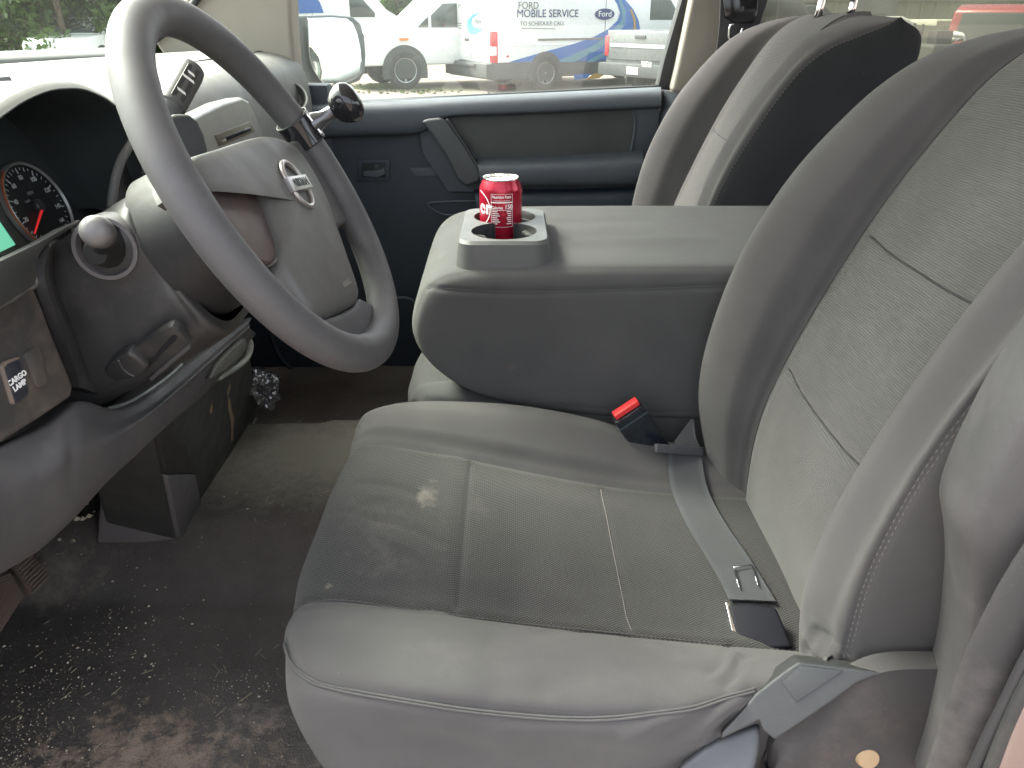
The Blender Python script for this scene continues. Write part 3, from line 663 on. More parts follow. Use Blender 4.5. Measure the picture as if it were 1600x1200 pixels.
for i in range(7):
    wbar(W0+.002, W0+.002+.008+.004*((i*37) % 3)/2, -.0030-i*.0031, -.0018-i*.0031); wbar(W1-.010+.002*((i*13) % 3)/2, W1-.002, -.0030-i*.0031, -.0018-i*.0031)
text('nutrition_lettering', '12 FL OZ', .0045, fr0, m_canw, can, wrap=wrap(78, .05), ext=.00004)
# ------------------------------------------------------------ steering wheel
CW = np.array([-.2304, .766, -.1592]); TW = .5124
ax = np.array([math.cos(TW), 0, math.sin(TW)]); lat = np.array([0, 1., 0]); upw = np.array([-math.sin(TW), 0, math.cos(TW)])
wheel = empty('steering_wheel', tuple(CW-ax*.10), label='grey four spoke steering wheel with oval badge at its centre', cat='steering wheel')
def rim(t, h=0., rr=.18): return CW+ax*h+rr*(math.cos(t)*lat+math.sin(t)*upw)
# rim with a slightly flattened section and a mould line on its inner face
V = []; F = []; nT, nS = 160, 28
for i in range(nT):
    t = 2*math.pi*i/nT; c_ = rim(t); rad = math.cos(t)*lat+math.sin(t)*upw
    for k in range(nS):
        a = 2*math.pi*k/nS; r = .0180*(1+.05*math.cos(2*a)); fing = 1-.035*max(0, math.cos(a))*(.5+.5*math.cos(18*t)) * (1 if abs(math.sin(t)) < .5 else 0)
        V.append(c_+r*fing*(math.cos(a)*-rad+math.sin(a)*ax))
for i in range(nT):
    for k in range(nS): F.append([i*nS+k, i*nS+(k+1) % nS, ((i+1) % nT)*nS+(k+1) % nS, ((i+1) % nT)*nS+k])
mesh('rim', V, F, m_wheel, wheel)
tube('mould_line', [rim(2*math.pi*i/60, .0045, .18-.0168) for i in range(60)], .0009, m_wheel, wheel, 6, 240, True)
def dome(name, px, h, hs, cen, mat, parent, n=90):
    O = CW+ax*h; W = np.array([PP(u, v, O, ax) for u, v in px])-CW; P2 = np.stack([W@lat, W@upw], 1); P2 = spline(P2, n, True)
    c2 = PP(cen[0], cen[1], O, ax)-CW; c2 = np.array([c2@lat, c2@upw]); V = []; F = []
    for k, (sc, hh) in enumerate(hs):
        for p in P2:
            q = c2+(p-c2)*sc; V.append(CW+q[0]*lat+q[1]*upw+ax*(h+hh))
    for k in range(len(hs)-1):
        for i in range(n): F.append([k*n+i, k*n+(i+1) % n, (k+1)*n+(i+1) % n, (k+1)*n+i])
    F.append([(len(hs)-1)*n+i for i in range(n)])
    o = mesh(name, V, F, mat, parent); o.data.set_sharp_from_angle(angle=R(50)); return o
pad_px = [(288, 252), (345, 229), (405, 212), (440, 217), (470, 240), (505, 300), (530, 368), (546, 415), (561, 462), (554, 476), (530, 488), (497, 497), (468, 462), (440, 414), (434, 378), (418, 332), (400, 292), (385, 272), (345, 279), (300, 300)]
dome('airbag_cover', pad_px, 0., [(1.0, -.03), (1.0, -.006), (.985, -.001), (.95, .003), (.85, .006), (.6, .010), (.3, .012), (.05, .0125)], (455, 325), m_pad, wheel)
plate('spoke_panel', [(300, 302), (345, 281), (384, 274), (399, 292), (417, 333), (432, 378), (434, 400), (425, 410), (400, 404), (385, 392), (340, 340)], CW-ax*.004, ax, .02, plastic('spoke_brown', (0.069, 0.054, 0.051), .45, .1, 900, .0001, dust=.3, dustc=(.22, .17, .15)), wheel, .003)
plate('panel_trim', [(383, 270), (388, 270), (404, 291), (422, 333), (438, 380), (438, 404), (431, 412), (427, 409), (433, 400), (432, 379), (417, 334), (400, 293)], CW-ax*.002, ax, .01, m_pad, wheel, .001)
plate('spoke', [(448, 222), (500, 208), (532, 258), (562, 330), (556, 342), (544, 346), (530, 352), (522, 350), (500, 300)], CW-ax*.003, ax, .022, m_wheel, wheel, .006, 3)
plate('spoke', [(497, 499), (530, 490), (554, 478), (562, 464), (582, 474), (600, 481), (612, 484), (606, 510), (585, 530), (556, 535), (538, 528), (520, 515)], CW-ax*.002, ax, .02, m_wheel, wheel, .006, 3)
plate('spoke', [(330, 330), (352, 350), (400, 404), (425, 412), (440, 420), (495, 498), (470, 480), (420, 430), (380, 385)], CW-ax*.012, ax, .02, m_dark, wheel, .004, 3)
lathe('hub_cover', [(.0, -.012), (.050, -.016), (.056, -.03), (.066, -.07), (.076, -.100), (.077, -.116), (.0, -.118)], (CW, lat, upw, ax), plastic('hub_dark', (.007, .007, .008), .7, .1, 1000, .0001, dust=.08), wheel, 64, sharp=40)
m_badge = simple('badge_silver', (.40, .38, .37), .32, .85)
# badge: chrome ring and bar with lettering
eb = PP(463, 289, CW+ax*.0125, ax); phi = R(-9); ex_b = math.cos(phi)*lat+math.sin(phi)*upw; ey_b = -math.sin(phi)*lat+math.cos(phi)*upw
tube('badge_ring', [eb+ex_b*.0215*math.cos(t)+ey_b*.0245*math.sin(t)+ax*.001 for t in np.linspace(0, 2*math.pi, 40, endpoint=False)], .0028, m_badge, wheel, 10, 120, True)
bd = box('badge_bar', eb+ax*.0025, (.054, .0155, .0065), m_badge, wheel, .001, ax=(ex_b, ey_b, ax))
text('badge_lettering', 'NISSAN', .0115, (eb+ax*.0066, ex_b, ey_b, ax), m_dark, bd, sx=.98, bold=.0003)
ab = PP(537, 438, CW+ax*.006, ax)
text('airbag_lettering', 'SRS', .011, (ab+ey_b*.007+ax*.0015, ex_b, ey_b, ax), simple('moulded_letter', (.17, .16, .14), .5), wheel, bold=.0002)
text('airbag_lettering', 'AIRBAG', .0080, (ab-ey_b*.004+ax*.0015, ex_b, ey_b, ax), simple('moulded_letter2', (.17, .16, .14), .5), wheel, bold=.0001)
# spinner knob clamped on the rim
best = min(np.linspace(0, 2*math.pi, 720), key=lambda t: abs(800+1200*rim(t)[0]/(rim(t)[1]*_c-rim(t)[2]*_s)-466)+abs(600-1200*(rim(t)[1]*_s+rim(t)[2]*_c)/(rim(t)[1]*_c-rim(t)[2]*_s)-208))
knob = empty('spinner_knob', tuple(rim(best)), label='glossy black spinner knob clamped on the far side of the steering wheel rim', cat='steering knob')
tube('clamp_band', [rim(best+d) for d in np.linspace(-.10, .10, 7)], .0208, m_blk, knob, 28, 24)
tube('band_edge', [rim(best+.10)+.0205*(math.cos(a)*(math.cos(best+.1)*lat+math.sin(best+.1)*upw)+math.sin(a)*ax) for a in np.linspace(0, 2*math.pi, 24, endpoint=False)], .0008, m_side, knob, 8, 80, True)
kt = -math.sin(best)*lat+math.cos(best)*upw; kr = math.cos(best)*lat+math.sin(best)*upw
tube('clamp_bolt', [rim(best-.09)+ax*.020-kr*.004, rim(best+.09)+ax*.020-kr*.004], .0022, m_chrome, knob, 10, 6)
kf = frame(rim(best)+ax*.016+kr*.004, ax+lat*.22, lat)
lathe('knob_stem', [(.013, 0), (.012, .006), (.0085, .014), (.0080, .030), (.010, .034)], kf, simple('stem_dark', (.10, .10, .105), .12, .6), knob, 32)
lathe('knob_grip', [(.006, .026), (.014, .030), (.020, .037), (.0235, .045), (.0235, .051), (.020, .058), (.013, .0625), (.0, .064)], kf, m_blk, knob, 48, sharp=60)
# ------------------------------------------------------------ steering column
col = empty('steering_column', tuple(CW-ax*.20), label='dusty grey steering column shroud with stalks behind the wheel', cat='steering column')
def cs(a, b, h): return CW+lat*a+upw*b-ax*h
prof_h = [.110, .114, .125, .15, .20, .25, .30, .34]
prof_k = [.90, 1.0, 1.03, 1.04, 1.03, 1.02, 1.02, 1.0]
sect = [(-.070, 0), (-.072, .030), (-.060, .056), (-.03, .068), (0, .070), (.03, .068), (.06, .056), (.072, .03), (.072, -.02), (.066, -.060), (.04, -.082), (0, -.086), (-.04, -.084), (-.063, -.066), (-.072, -.03)]
shn = Net([[cs(a*k, b*k-.004, h) for h, k in zip(prof_h, prof_k)] for a, b in sect], 6, 8, closed=True)
seam_c = shn.cast([(215, 345), (240, 400), (260, 440), (300, 500), (320, 540)]); shn.disp(seam_c, .003, .0015)
shn.disp(shn.cast([(120, 440), (110, 475), (100, 500), (140, 520)]), .003, .001)
shn.obj('shroud', m_shr, col)
bz = PY(165, 388, .691)
bf = frame(bz, (.06, -1, .06), (1, 0, 0))
lathe('stalk_collar', [(.0300, -.02), (.0298, .0), (.0292, .0025), (.0255, .0025), (.0248, .001), (.0245, -.012)], bf, plastic('collar_grey', (0.102, 0.096, 0.099), .5, .06, 900, .0001), col, 64)
lathe('stalk_boot', [(.0246, -.008), (.020, -.004), (.0155, .006), (.012, .018), (.010, .022), (.0, .022)], bf, simple('boot_black', (.008, .008, .008), .8), col, 40)
st = [bz+np.array([.004, -.015, .004]), PY(170, 372, .655), PY(152, 362, .615), PY(148, 358, .600)]
stl = tube('signal_stalk', st[:3], [.0070, .0075, .0080], m_dark, col, 24, 30)
kn_f = frame(st[2], st[3]-st[1]); lathe('stalk_knob', [(.0085, -.016), (.0122, -.014), (.0132, .0), (.0126, .006), (.0105, .0095), (.006, .0118), (0, .0124)], kn_f, plastic('knob_grey', (.095, .09, .088), .42, .05, 900, 0), stl, 36, sharp=60)
# wiper stalk on the far side
wa, wb = PY(262, 172, .93), PY(305, 95, .99)
d_ = (wb-wa)/np.linalg.norm(wb-wa)
ws = lathe('wiper_stalk', [(.008, -.05), (.0125, -.01), (.0150, .004), (.0172, .006), (.0172, .058), (.0160, .066), (.012, .070), (0, .071)], frame(wa, d_), plastic('stalk_grey', (0.072, 0.072, 0.0708), .42, .05, 900, 0), col, 40, sharp=30)
side_n = np.cross(d_, (0, -1, .15)); side_n /= np.linalg.norm(side_n)
fx = np.array([.62, -.75, .2]); fx -= d_*(fx@d_); fx /= np.linalg.norm(fx)
fcn = frame(wa+d_*.036+fx*.0165, fx, d_)
box('stalk_label', wa+d_*.035+fx*.0125, (.050, .016, .009), m_dark, ws, .002, ax=(d_, np.cross(fx, d_), fx))
for i, (sx_, ln) in enumerate(((-.014, .010), (.006, .014), (.014, .008))):
    box('stalk_print', wa+d_*(.035+sx_)+fx*.0171, (.0035, ln, .0004), m_white, ws, 0, ax=(d_*.8+np.cross(fx, d_)*.6, np.cross(fx, d_), fx))
# far side shift boot seen through the wheel
plate('shift_boot', [(258, 184), (275, 177), (296, 177), (311, 187), (321, 210), (328, 238), (318, 246), (298, 254), (262, 264)], PY(295, 210, .875), (.85, -.45, .3), .05, m_side, col, .012, 4)
# tilt lever plate
pO = PY(230, 555, .688); pn = np.array([-.10, -.86, -.5]); 
plate('lever_plate', [(198, 552), (258, 514), (268, 511), (279, 517), (298, 540), (232, 590), (210, 592)], pO, pn, .01, m_shr, col, .002)
plate('lever_slot', [(229, 570), (231, 563), (242, 557), (246, 550), (268, 526), (273, 524), (277, 527), (275, 532), (250, 556), (246, 562), (234, 572)], pO+np.array([0, -.0012, 0]), pn, .002, simple('void', (.004, .004, .005), .9), col, .0003)
plate('plate_lip', [(232, 592), (262, 566), (296, 538), (298, 545), (270, 568), (236, 597)], pO+np.array([0, -.003, 0]), pn, .004, m_wheel, col, .001)
lv = plate('tilt_lever', [(163, 578), (170, 570), (184, 561), (200, 552), (216, 562), (230, 576), (222, 586), (211, 590), (190, 596), (172, 599), (165, 590)], pO+np.array([0, -.012, 0]), pn, .014, m_shr, col, .004, 3)
tube('lever_ridge', [PP(u, v, pO+np.array([0, -.0125, 0]), pn) for u, v in [(185, 563), (190, 574), (200, 583), (210, 588)]], .0010, m_wheel, lv, 8)
# ------------------------------------------------------------ dashboard
dash = empty('dashboard', (-.8, 1.2, -.45), label='light grey dashboard with hooded gauge cluster and dusty switch panel', cat='dashboard')
Ys = [.36, .55, .75, .95, 1.15, 1.35, 1.55, 1.75, 1.90, 1.975]
def wsb(Y): return -1.20+.30*max(0, (Y-1.2)/.78)**2.2       # windshield base curve
rows = []
for t, z in ((0, -.105), (.25, -.092), (.5, -.084), (.75, -.080), (1, -.082)):
    rows.append([(wsb(Y)*(1-t)-.585*t, Y, z) for Y in Ys])
Net(rows, 6, 6).obj('dash_top', m_dash, dash)
Yr2 = [.955, 1.0, 1.1, 1.25, 1.4, 1.6, 1.8, 1.975]
rows = [[(x+(.0 if Y < 1.45 else -.03), Y, z) for Y in Yr2] for x, z in ((-.592, -.0815), (-.54, -.086), (-.495, -.098), (-.468, -.125), (-.458, -.17), (-.455, -.25), (-.465, -.34), (-.50, -.44), (-.56, -.48))]
Net(rows, 6, 6).obj('dash_face', m_dash, dash)
arc = [(.560, -.24), (.566, -.20), (.580, -.155), (.612, -.115), (.660, -.086), (.716, -.070), (.748, -.064), (.782, -.0605), (.816, -.061), (.851, -.065), (.887, -.076), (.913, -.088), (.933, -.102), (.948, -.125), (.956, -.16), (.958, -.22)]
ca = np.array([.765, -.19])
def inset(k): return [tuple(ca+(np.array(p)-ca)*k) for p in arc]
hr_ = [[(-.70, y, -.083+(.0 if z > -.1 else (z+.1))) for y, z in arc], [(-.60, y, z*.6-.083*.4) for y, z in arc], [(-.52, y, z+.002*(-1)) for y, z in arc], [(-.462, y, z) for y, z in arc], [(-.4515, y, z) for y, z in inset(.995)], [(-.446, y, z) for y, z in inset(.975)], [(-.4415, y, z) for y, z in inset(.945)]]
Net(hr_, 5, 6).obj('cluster_hood', m_dash, dash)
hr2 = [[(-.4415, y, z) for y, z in inset(.945)], [(-.446, y, z) for y, z in inset(.93)], [(-.49, y, z) for y, z in inset(.915)], [(-.58, y, z) for y, z in inset(.90)]]
m_rec = plastic('cluster_black', (0.034, 0.039, 0.040), .45, .1, 900, .0001)
Net(hr2, 4, 6).obj('cluster_recess', m_rec, dash)
ng = np.array([math.cos(.341), 0, math.sin(.341)]); ug = np.array([-math.sin(.341), 0, math.cos(.341)]); Og = np.array([-.533, .865, -.1972])
prism('cluster_face', [(-.32, -.16), (.10, -.16), (.10, .14), (-.32, .14)], (Og-ng*.012, lat, ug, ng), .004, m_rec, dash, 0)
plate('cluster_plate', [(-90, 290), (-10, 290), (3, 318), (14, 345), (34, 368), (58, 388), (80, 392), (40, 440), (-90, 500)], Og-ng*.004, ng, .004, plastic('cluster_olive', (0.051, 0.0528, 0.045), .5, .05, 900, 0), dash, 0)
lcd = plate('trip_display', [(-60, 330), (0, 343), (25, 382), (0, 394), (-60, 420)], Og-ng*.0025, ng, .002, simple('lcd', (.04, .12, .08), .3, emit=(.16, .62, .40), es=.13), dash, 0)
plate('display_edge', [(-60, 318), (2, 335), (30, 382), (28, 386), (0, 345), (-60, 334)], Og-ng*.0018, ng, .001, m_rec, dash, 0)
# gauge
gg = lathe('speedometer', [(.0, -.002), (.0462, -.002), (.0468, .0015)], (Og, lat, ug, ng), simple('gauge_black', (.018, .020, .021), .35), dash, 80)
lathe('gauge_rim', [(.0465, -.003), (.0470, .002), (.0490, .004), (.0505, .002), (.0508, -.004)], (Og, lat, ug, ng), simple('gauge_rim', (.30, .30, .29), .35, metal=.5), gg, 80)
lathe('gauge_ring', [(.0495, .0034), (.0506, .0030), (.0512, .0015)], (Og, lat, ug, ng), simple('orange_ring', (.30, .09, .04), .5), gg, 60, a0=R(118), a1=R(268))
m_prn = simple('gauge_print', (.50, .52, .52), .5)
bm = bmesh.new()
for i in range(33):
    a = R(228-i*276/32); big = i % 4 == 0; ln = .0065 if big else (.0045 if i % 2 == 0 else .003); r0 = .0445-ln/2
    e1 = lat*math.cos(a)+ug*math.sin(a); e2_ = np.cross(ng, e1)
    box('t', Og+e1*r0+ng*.0003, (ln, .0013 if big else .0008, .0004), None, bevel=0, ax=(e1, e2_, ng), bm=bm)
from_bm('gauge_marks', bm, m_prn, gg, False)
for i in range(1, 9):
    a = R(228-i*276/8); P = Og+(lat*math.cos(a)+ug*math.sin(a))*.0335+ng*.0002
    if i != 8: text('gauge_numeral', str(i*20), .0072, (P, lat, ug, ng), m_prn, gg, bold=.0001)
text('gauge_numeral', '160', .0065, (Og+(lat*math.cos(R(-44))+ug*math.sin(R(-44)))*.0335+ng*.0002, lat, ug, ng), m_prn, gg)
text('gauge_lettering', 'MPH', .0055, (Og+ug*.0155+ng*.0002, lat, ug, ng), simple('gauge_dim', (.22, .23, .23), .5), gg)
text('gauge_lettering', 'km/h', .0045, (Og+ug*.009-lat*.012+ng*.0002, lat, ug, ng), simple('gauge_dim2', (.18, .19, .19), .5), gg)
m_need = simple('needle', (.75, .03, .03), .4, emit=(.8, .03, .03), es=.06)
na, nb = PP(66, 326, Og+ng*.003, ng), PP(54, 365, Og+ng*.003, ng)
tube('needle', [na, nb], [.0016, .0009], m_need, gg, 8, 4)
lathe('needle_cap', [(.0075, -.001), (.0075, .003), (.006, .0045), (0, .005)], (Og, lat, ug, ng), m_rec, gg, 32)
# curved rib inside the right of the recess
tube('recess_rib', [PX(u, v, x) for u, v, x in [(214, 212, -.435), (202, 229, -.436), (190, 250, -.438), (182, 273, -.44), (177, 298, -.442), (174, 325, -.445)]], .0050, m_dash, dash, 12, 50)
plate('recess_side', [(208, 215), (196, 236), (183, 262), (177, 290), (174, 330), (240, 330), (260, 215)], (-.478, 0, 0), (1, 0, .1), .003, m_dark, dash, 0)
box('dash_core', (-.90, 1.18, -.30), (.62, 1.55, .34), m_dark, dash, .01)
box('dash_end', (-.80, .385, -.40), (.70, .03, .60), m_dash, dash, .01)
# switch panel beside the column
sO = np.array([-.405, .63, -.26]); sn = np.array([.97, -.12, .20]); sn /= np.linalg.norm(sn)
sp = plate('switch_panel', [(-90, 520), (0, 476), (53, 447), (66, 478), (80, 515), (97, 558), (116, 604), (112, 620), (60, 655), (5, 690), (-90, 745)], sO, sn, .03, m_trim, dash, .004, 3)
m_swb = plastic('switch_black', (.022, .024, .03), .35, .08, 900, .0001, dust=.1)
sw = plate('rocker_switch', [(5, 573), (12, 566), (29, 560), (33, 567), (46, 612), (44, 619), (26, 630), (22, 626)], sO+sn*.003, sn, .008, m_swb, sp, .0015)
plate('switch_rim', [(3, 571), (10, 564), (29, 557), (32, 560), (12, 569), (7, 575), (25, 632), (21, 630)], sO+sn*.0035, sn, .008, plastic('rim_tan', (0.144, 0.114, 0.09), .4, .1, 900, 0), sp, .0006)
for tx, ty, tt in ((27, 591, 'CARGO'), (31, 602, 'LAMP')):
    P = PP(tx, ty, sO+sn*.0032, sn); fr_s = frame(P, sn, (0, 1, .04)); fr_s = (fr_s[0], fr_s[1], fr_s[2], fr_s[3])
    text('switch_lettering', tt, .0062, fr_s, m_white, sw, bold=.0002)
sh_ = PP(32, 603, sO+sn*.0032, sn)
plate('blank_switch', [(39, 553), (46, 547), (60, 541), (65, 546), (76, 590), (73, 600), (62, 606), (56, 600)], sO+sn*.0035, sn, .008, m_trim, sp, .0015)
for px_ in ([(-90, 522), (0, 478), (54, 447), (51, 425), (53, 405), (62, 388), (78, 373), (98, 360), (122, 347)],):
    tube('bezel_edge', [PX(u, v, -.418) for u, v in px_], .0022, plastic('edge_grey', (0.102, 0.096, 0.087), .5, .08, 900, 0), dash, 10, 90)
plate('lower_bezel', [(-90, 420), (0, 408), (30, 394), (62, 378), (100, 356), (122, 347), (80, 376), (60, 398), (56, 445), (0, 480), (-90, 525)], (-.425, 0, 0), (1, 0, .15), .01, plastic('bezel_dark', (0.036, 0.036, 0.0348), .45, .08, 900, .0001), dash, .001)
strip('column_surround', [[PX(u, v, x) for u, v, x in [(60, 400, -.43), (78, 380, -.43), (70, 430, -.42), (90, 500, -.415), (112, 560, -.415), (125, 605, -.42)]],
    [PX(u, v, x) for u, v, x in [(70, 395, -.44), (85, 375, -.44), (84, 430, -.43), (108, 500, -.425), (140, 560, -.43), (170, 615, -.43)]],
    [PX(u, v, x) for u, v, x in [(90, 390, -.50), (105, 375, -.50), (120, 430, -.50), (150, 500, -.50), (190, 560, -.50), (240, 600, -.50)]]], m_shr, dash, (-.01, 0, 0))
# knee panel
kx_ = lambda pts, X: [PX(u, v, x) for (u, v), x in zip(pts, X)]
kt_ = [(-70, 725), (0, 693), (58, 664), (112, 628), (175, 639), (230, 612), (282, 570), (330, 535), (386, 497)]
k2_ = [(-70, 745), (0, 712), (58, 688), (120, 652), (178, 660), (238, 632), (292, 588), (338, 548), (389, 505)]
k3_ = [(-70, 830), (0, 795), (55, 765), (105, 728), (160, 700), (215, 665), (268, 622), (322, 575), (390, 512)]
k4_ = [(-70, 935), (0, 893), (50, 862), (100, 815), (150, 757), (200, 710), (245, 668), (317, 607), (387, 523)]
Xt = [-.425, -.425, -.42, -.412, -.41, -.412, -.418, -.425, -.44]
r1 = kx_(kt_, Xt); r0 = [p+np.array([-.09, 0, -.035]) for p in r1]; ra = kx_(k2_, [x+.022 for x in Xt]); rb = kx_(k3_, [x+.038 for x in Xt]); rc = kx_(k4_, [x+.0 for x in Xt]); rd = [p+np.array([-.16, 0, .03]) for p in rc]
kn = Net([r0, r1, ra, rb, rc, rd], 9, 9)
kn.disp(kn.cast([(112, 655), (112, 690), (114, 725), (108, 760)]), .006, .002); kn.obj('knee_panel', m_knee, dash)
tube('knee_edge', kx_([(170, 640), (200, 630), (230, 613), (262, 590), (284, 570)], [-.409]*5), .0028, plastic('edge_pale', (0.132, 0.138, 0.126), .5, .05, 900, 0), dash, 8, 40)
# centre stack seen through the wheel
stk = [(285, 250), (290, 190), (318, 175), (350, 160), (378, 152), (389, 158), (400, 180), (414, 222), (418, 262), (410, 420), (300, 420)]
plate('centre_stack', stk, (-.446, 0, 0), (1, 0, .05), .05, m_silver, dash, .006, 4)
plate('tape_slot_bezel', [(336, 211), (391, 189), (399, 206), (344, 229)], (-.4445, 0, 0), (1, 0, .05), .004, plastic('slot_bezel', (.10, .085, .055), .4, .05, 900, 0), dash, .0015)
plate('tape_slot', [(346, 217), (390, 198), (393, 204), (349, 222)], (-.4432, 0, 0), (1, 0, .05), .004, m_blk, dash, .0005)
plate('stack_button', [(346, 219), (353, 216), (355, 220), (348, 223)], (-.4425, 0, 0), (1, 0, .05), .003, m_beige, dash, .0008)
lathe('defrost_vent', [(.0, -.01), (.028, -.006), (.033, .002), (.036, .004), (.038, 0), (.038, -.01)], frame(PY(452, 152, 1.84), (.35, -.75, .6)), m_dark, dash, 40)
lathe('vent_ring', [(.036, .004), (.0395, .005), (.042, -.004)], frame(PY(452, 152, 1.84), (.35, -.75, .6)), m_silver, dash, 40)
# lower centre unit with ash tray
nf = np.array([.954, 0, -.298]); Of = np.array([-.56, 1.3, -.79])
m_low = plastic('lower_unit', (.045, .046, .044), .5, .12, 900, .0002, dust=.25, dustc=(.14, .12, .10))
lu = empty('lower_console', (-.65, 1.25, -.80), label='dark scuffed lower console with pull-out tray standing on the carpet hump', cat='console')
plate('rear_panel', [(388, 524), (394, 570), (403, 620), (405, 640), (400, 655), (378, 690), (356, 728), (333, 772), (318, 800), (306, 826), (296, 838), (277, 844), (268, 780), (258, 735), (244, 690), (238, 660), (300, 600)], Of, nf, .12, m_low, lu, .010, 3)
plate('side_panel', [(150, 850), (156, 775), (170, 740), (262, 741), (270, 780), (277, 844), (230, 850)], (-.6, 1.055, -.7), (0, -1, 0), .3, plastic('lower_side', (.13, .12, .122), .5, .08, 900, .0002, dust=.15), lu, .006, 3)
plate('side_panel', [(120, 740), (150, 660), (242, 655), (262, 741)], (-.6, 1.09, -.7), (0, -1, 0), .2, m_dark, lu, .004)
plate('panel_rib', [(236, 640), (262, 640), (292, 700), (306, 740), (262, 741), (252, 700)], Of+nf*.004, nf, .01, plastic('rib_brown', (0.0312, 0.0288, 0.0282), .5, .1, 900, .0002), lu, .003)
plate('panel_foot', [(262, 742), (306, 741), (318, 798), (305, 826), (282, 842), (274, 800)], Of+nf*.006, nf, .01, plastic('foot_grey', (.13, .122, .125), .45, .1, 900, .0002), lu, .004)
tube('tray_rim', [PX(u, v, -.455) for u, v in [(387, 528), (391, 540), (387, 556), (376, 569), (358, 581), (342, 590)]], .0062, plastic('tray_grey', (.24, .24, .21), .45, .06, 900, 0), lu, 12, 60, flat=.7)
plate('tray_tip', [(317, 610), (326, 598), (338, 588), (346, 592), (330, 603)], (-.456, 0, 0), (1, 0, 0), .008, plastic('tray_grey2', (0.132, 0.132, 0.12), .45, .06, 900, 0), lu, .002)
plate('tray_well', [(330, 592), (340, 570), (360, 548), (384, 528), (388, 540), (380, 556), (360, 574)], (-.465, 0, 0), (1, 0, .2), .01, plastic('tray_inner', (0.072, 0.0708, 0.063), .5, .06, 900, 0), lu, .003)
tube('trim_wire', [PP(u, v, Of+nf*.006, nf) for u, v in [(400, 654), (388, 676), (374, 698), (361, 715)]], .0018, m_silver, lu, 8, 20)
m_scf = simple('scuff', (.26, .19, .11), .8)
for px_ in ([(329, 636), (332, 630), (332, 642), (329, 647), (327, 643)], [(357, 622), (360, 624), (362, 640), (366, 652), (364, 670), (365, 688), (361, 690), (361, 668), (360, 655), (356, 640)], [(359, 600), (361, 604), (356, 618), (354, 615)]):
    flat('scuff', [PP(u, v, Of+nf*.0006, nf) for u, v in px_], m_scf, lu)
# crumpled bag behind the console
from mathutils import noise as mn
bm = bmesh.new(); bmesh.ops.create_icosphere(bm, subdivisions=5, radius=1)
bc = PY(412, 606, 1.43)
for v in bm.verts:
    p = v.co.copy(); f = 1+.5*mn.noise(p*1.3)+.38*abs(mn.noise(p*2.6))-.12*abs(mn.noise(p*6)); v.co = Vector((bc[0]+p.x*.030*f, bc[1]+p.y*.04*f, bc[2]+p.z*.032*f-.3*p.x*.03))
ob = from_bm('crumpled_bag', bm, simple('bag_film', (.05, .05, .052), .15, spec=.9), None, True, 25)
tag(ob, 'crumpled dark plastic bag lying beside the lower console', 'plastic bag')
# pedals
m_ped = plastic('pedal_rubber', (.16, .12, .10), .7, .15, 600, .0003, dust=.5, dustc=(.20, .16, .12))
def pedal(px, nrib, label, arm):
    root = empty('floor_pedal', tuple(PX(px[0][0], px[0][1], -.80)), label=label, cat='pedal')
    n_ = np.array([.80, -.10, .59]); n_ /= np.linalg.norm(n_); O = PX(px[0][0], px[0][1], -.78)
    plate('pedal_pad', px, O, n_, .014, m_ped, root, .003)
    a, b, c_, d = [PP(u, v, O+n_*.0025, n_) for u, v in px]
    bm = bmesh.new()
    for i in range(nrib):
        t = (i+.5)/nrib; p, q = a*(1-t)+d*t, b*(1-t)+c_*t; p, q = p*.95+q*.05, p*.05+q*.95
        box('r', (p+q)/2, (np.linalg.norm(q-p), .0032, .006), None, bevel=.0012, ax=(q-p, np.cross(n_, q-p), n_), bm=bm)
    from_bm('pedal_ribs', bm, m_ped, root)
    tube('pedal_arm', [(a+c_)/2-n_*.01, (a+c_)/2+np.array([-.12, 0, .10]), (a+c_)/2+np.array([-.16, 0, .35])], .009, m_dark, root, 10)
pedal([(-12, 905), (16, 896), (38, 928), (-14, 1010)], 14, 'wide ribbed brake pedal at the left edge of the picture', 0)
pedal([(22, 882), (46, 861), (80, 900), (52, 928)], 9, 'small ribbed accelerator pedal under the knee panel', 0)
# ------------------------------------------------------------ passenger door
door = empty('passenger_door', (0, 2.0, -.95), label='dark blue-grey passenger door with window, armrest and outside mirror', cat='door')
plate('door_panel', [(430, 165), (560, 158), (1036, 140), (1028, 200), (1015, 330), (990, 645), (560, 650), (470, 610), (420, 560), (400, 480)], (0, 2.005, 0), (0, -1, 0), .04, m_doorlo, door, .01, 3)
Yw = lambda rows: Net([[PY(u, v, Y) for u, v, Y in r] for r in rows], 6, 8)
ux = [440, 560, 655, 700, 800, 900, 1033]
bl = lambda u: 166-(u-440)*.048          # belt line
Yw([[(u, bl(u)-2, 2.03) for u in ux], [(u, bl(u)+1, 1.985) for u in ux], [(u, bl(u)+8, 1.965) for u in ux], [(u, bl(u)+22, 1.957) for u in ux], [(u, bl(u)+(50 if u < 670 else 30), 1.965) for u in ux], [(u, bl(u)+(52 if u < 670 else 32), 2.01) for u in ux]]).obj('door_ledge', m_door, door)
plate('door_mid', [(650, 165), (800, 160), (1034, 150), (1028, 205), (1014, 300), (700, 300), (660, 240)], (0, 1.985, 0), (0, -1, 0), .02, m_door, door, .004)
plate('cloth_insert', [(694, 183), (800, 175), (968, 165), (984, 170), (991, 186), (990, 205), (984, 238), (900, 244), (756, 250), (722, 224)], (0, 1.982, 0), (0, -1, 0), .004, m_doorcl, door, .003)
tube('insert_edge', [PY(u, v, 1.982) for u, v in [(700, 180), (800, 173), (900, 167), (966, 163), (984, 168), (992, 186), (991, 205), (986, 238)]], .0035, m_door, door, 8, 80)
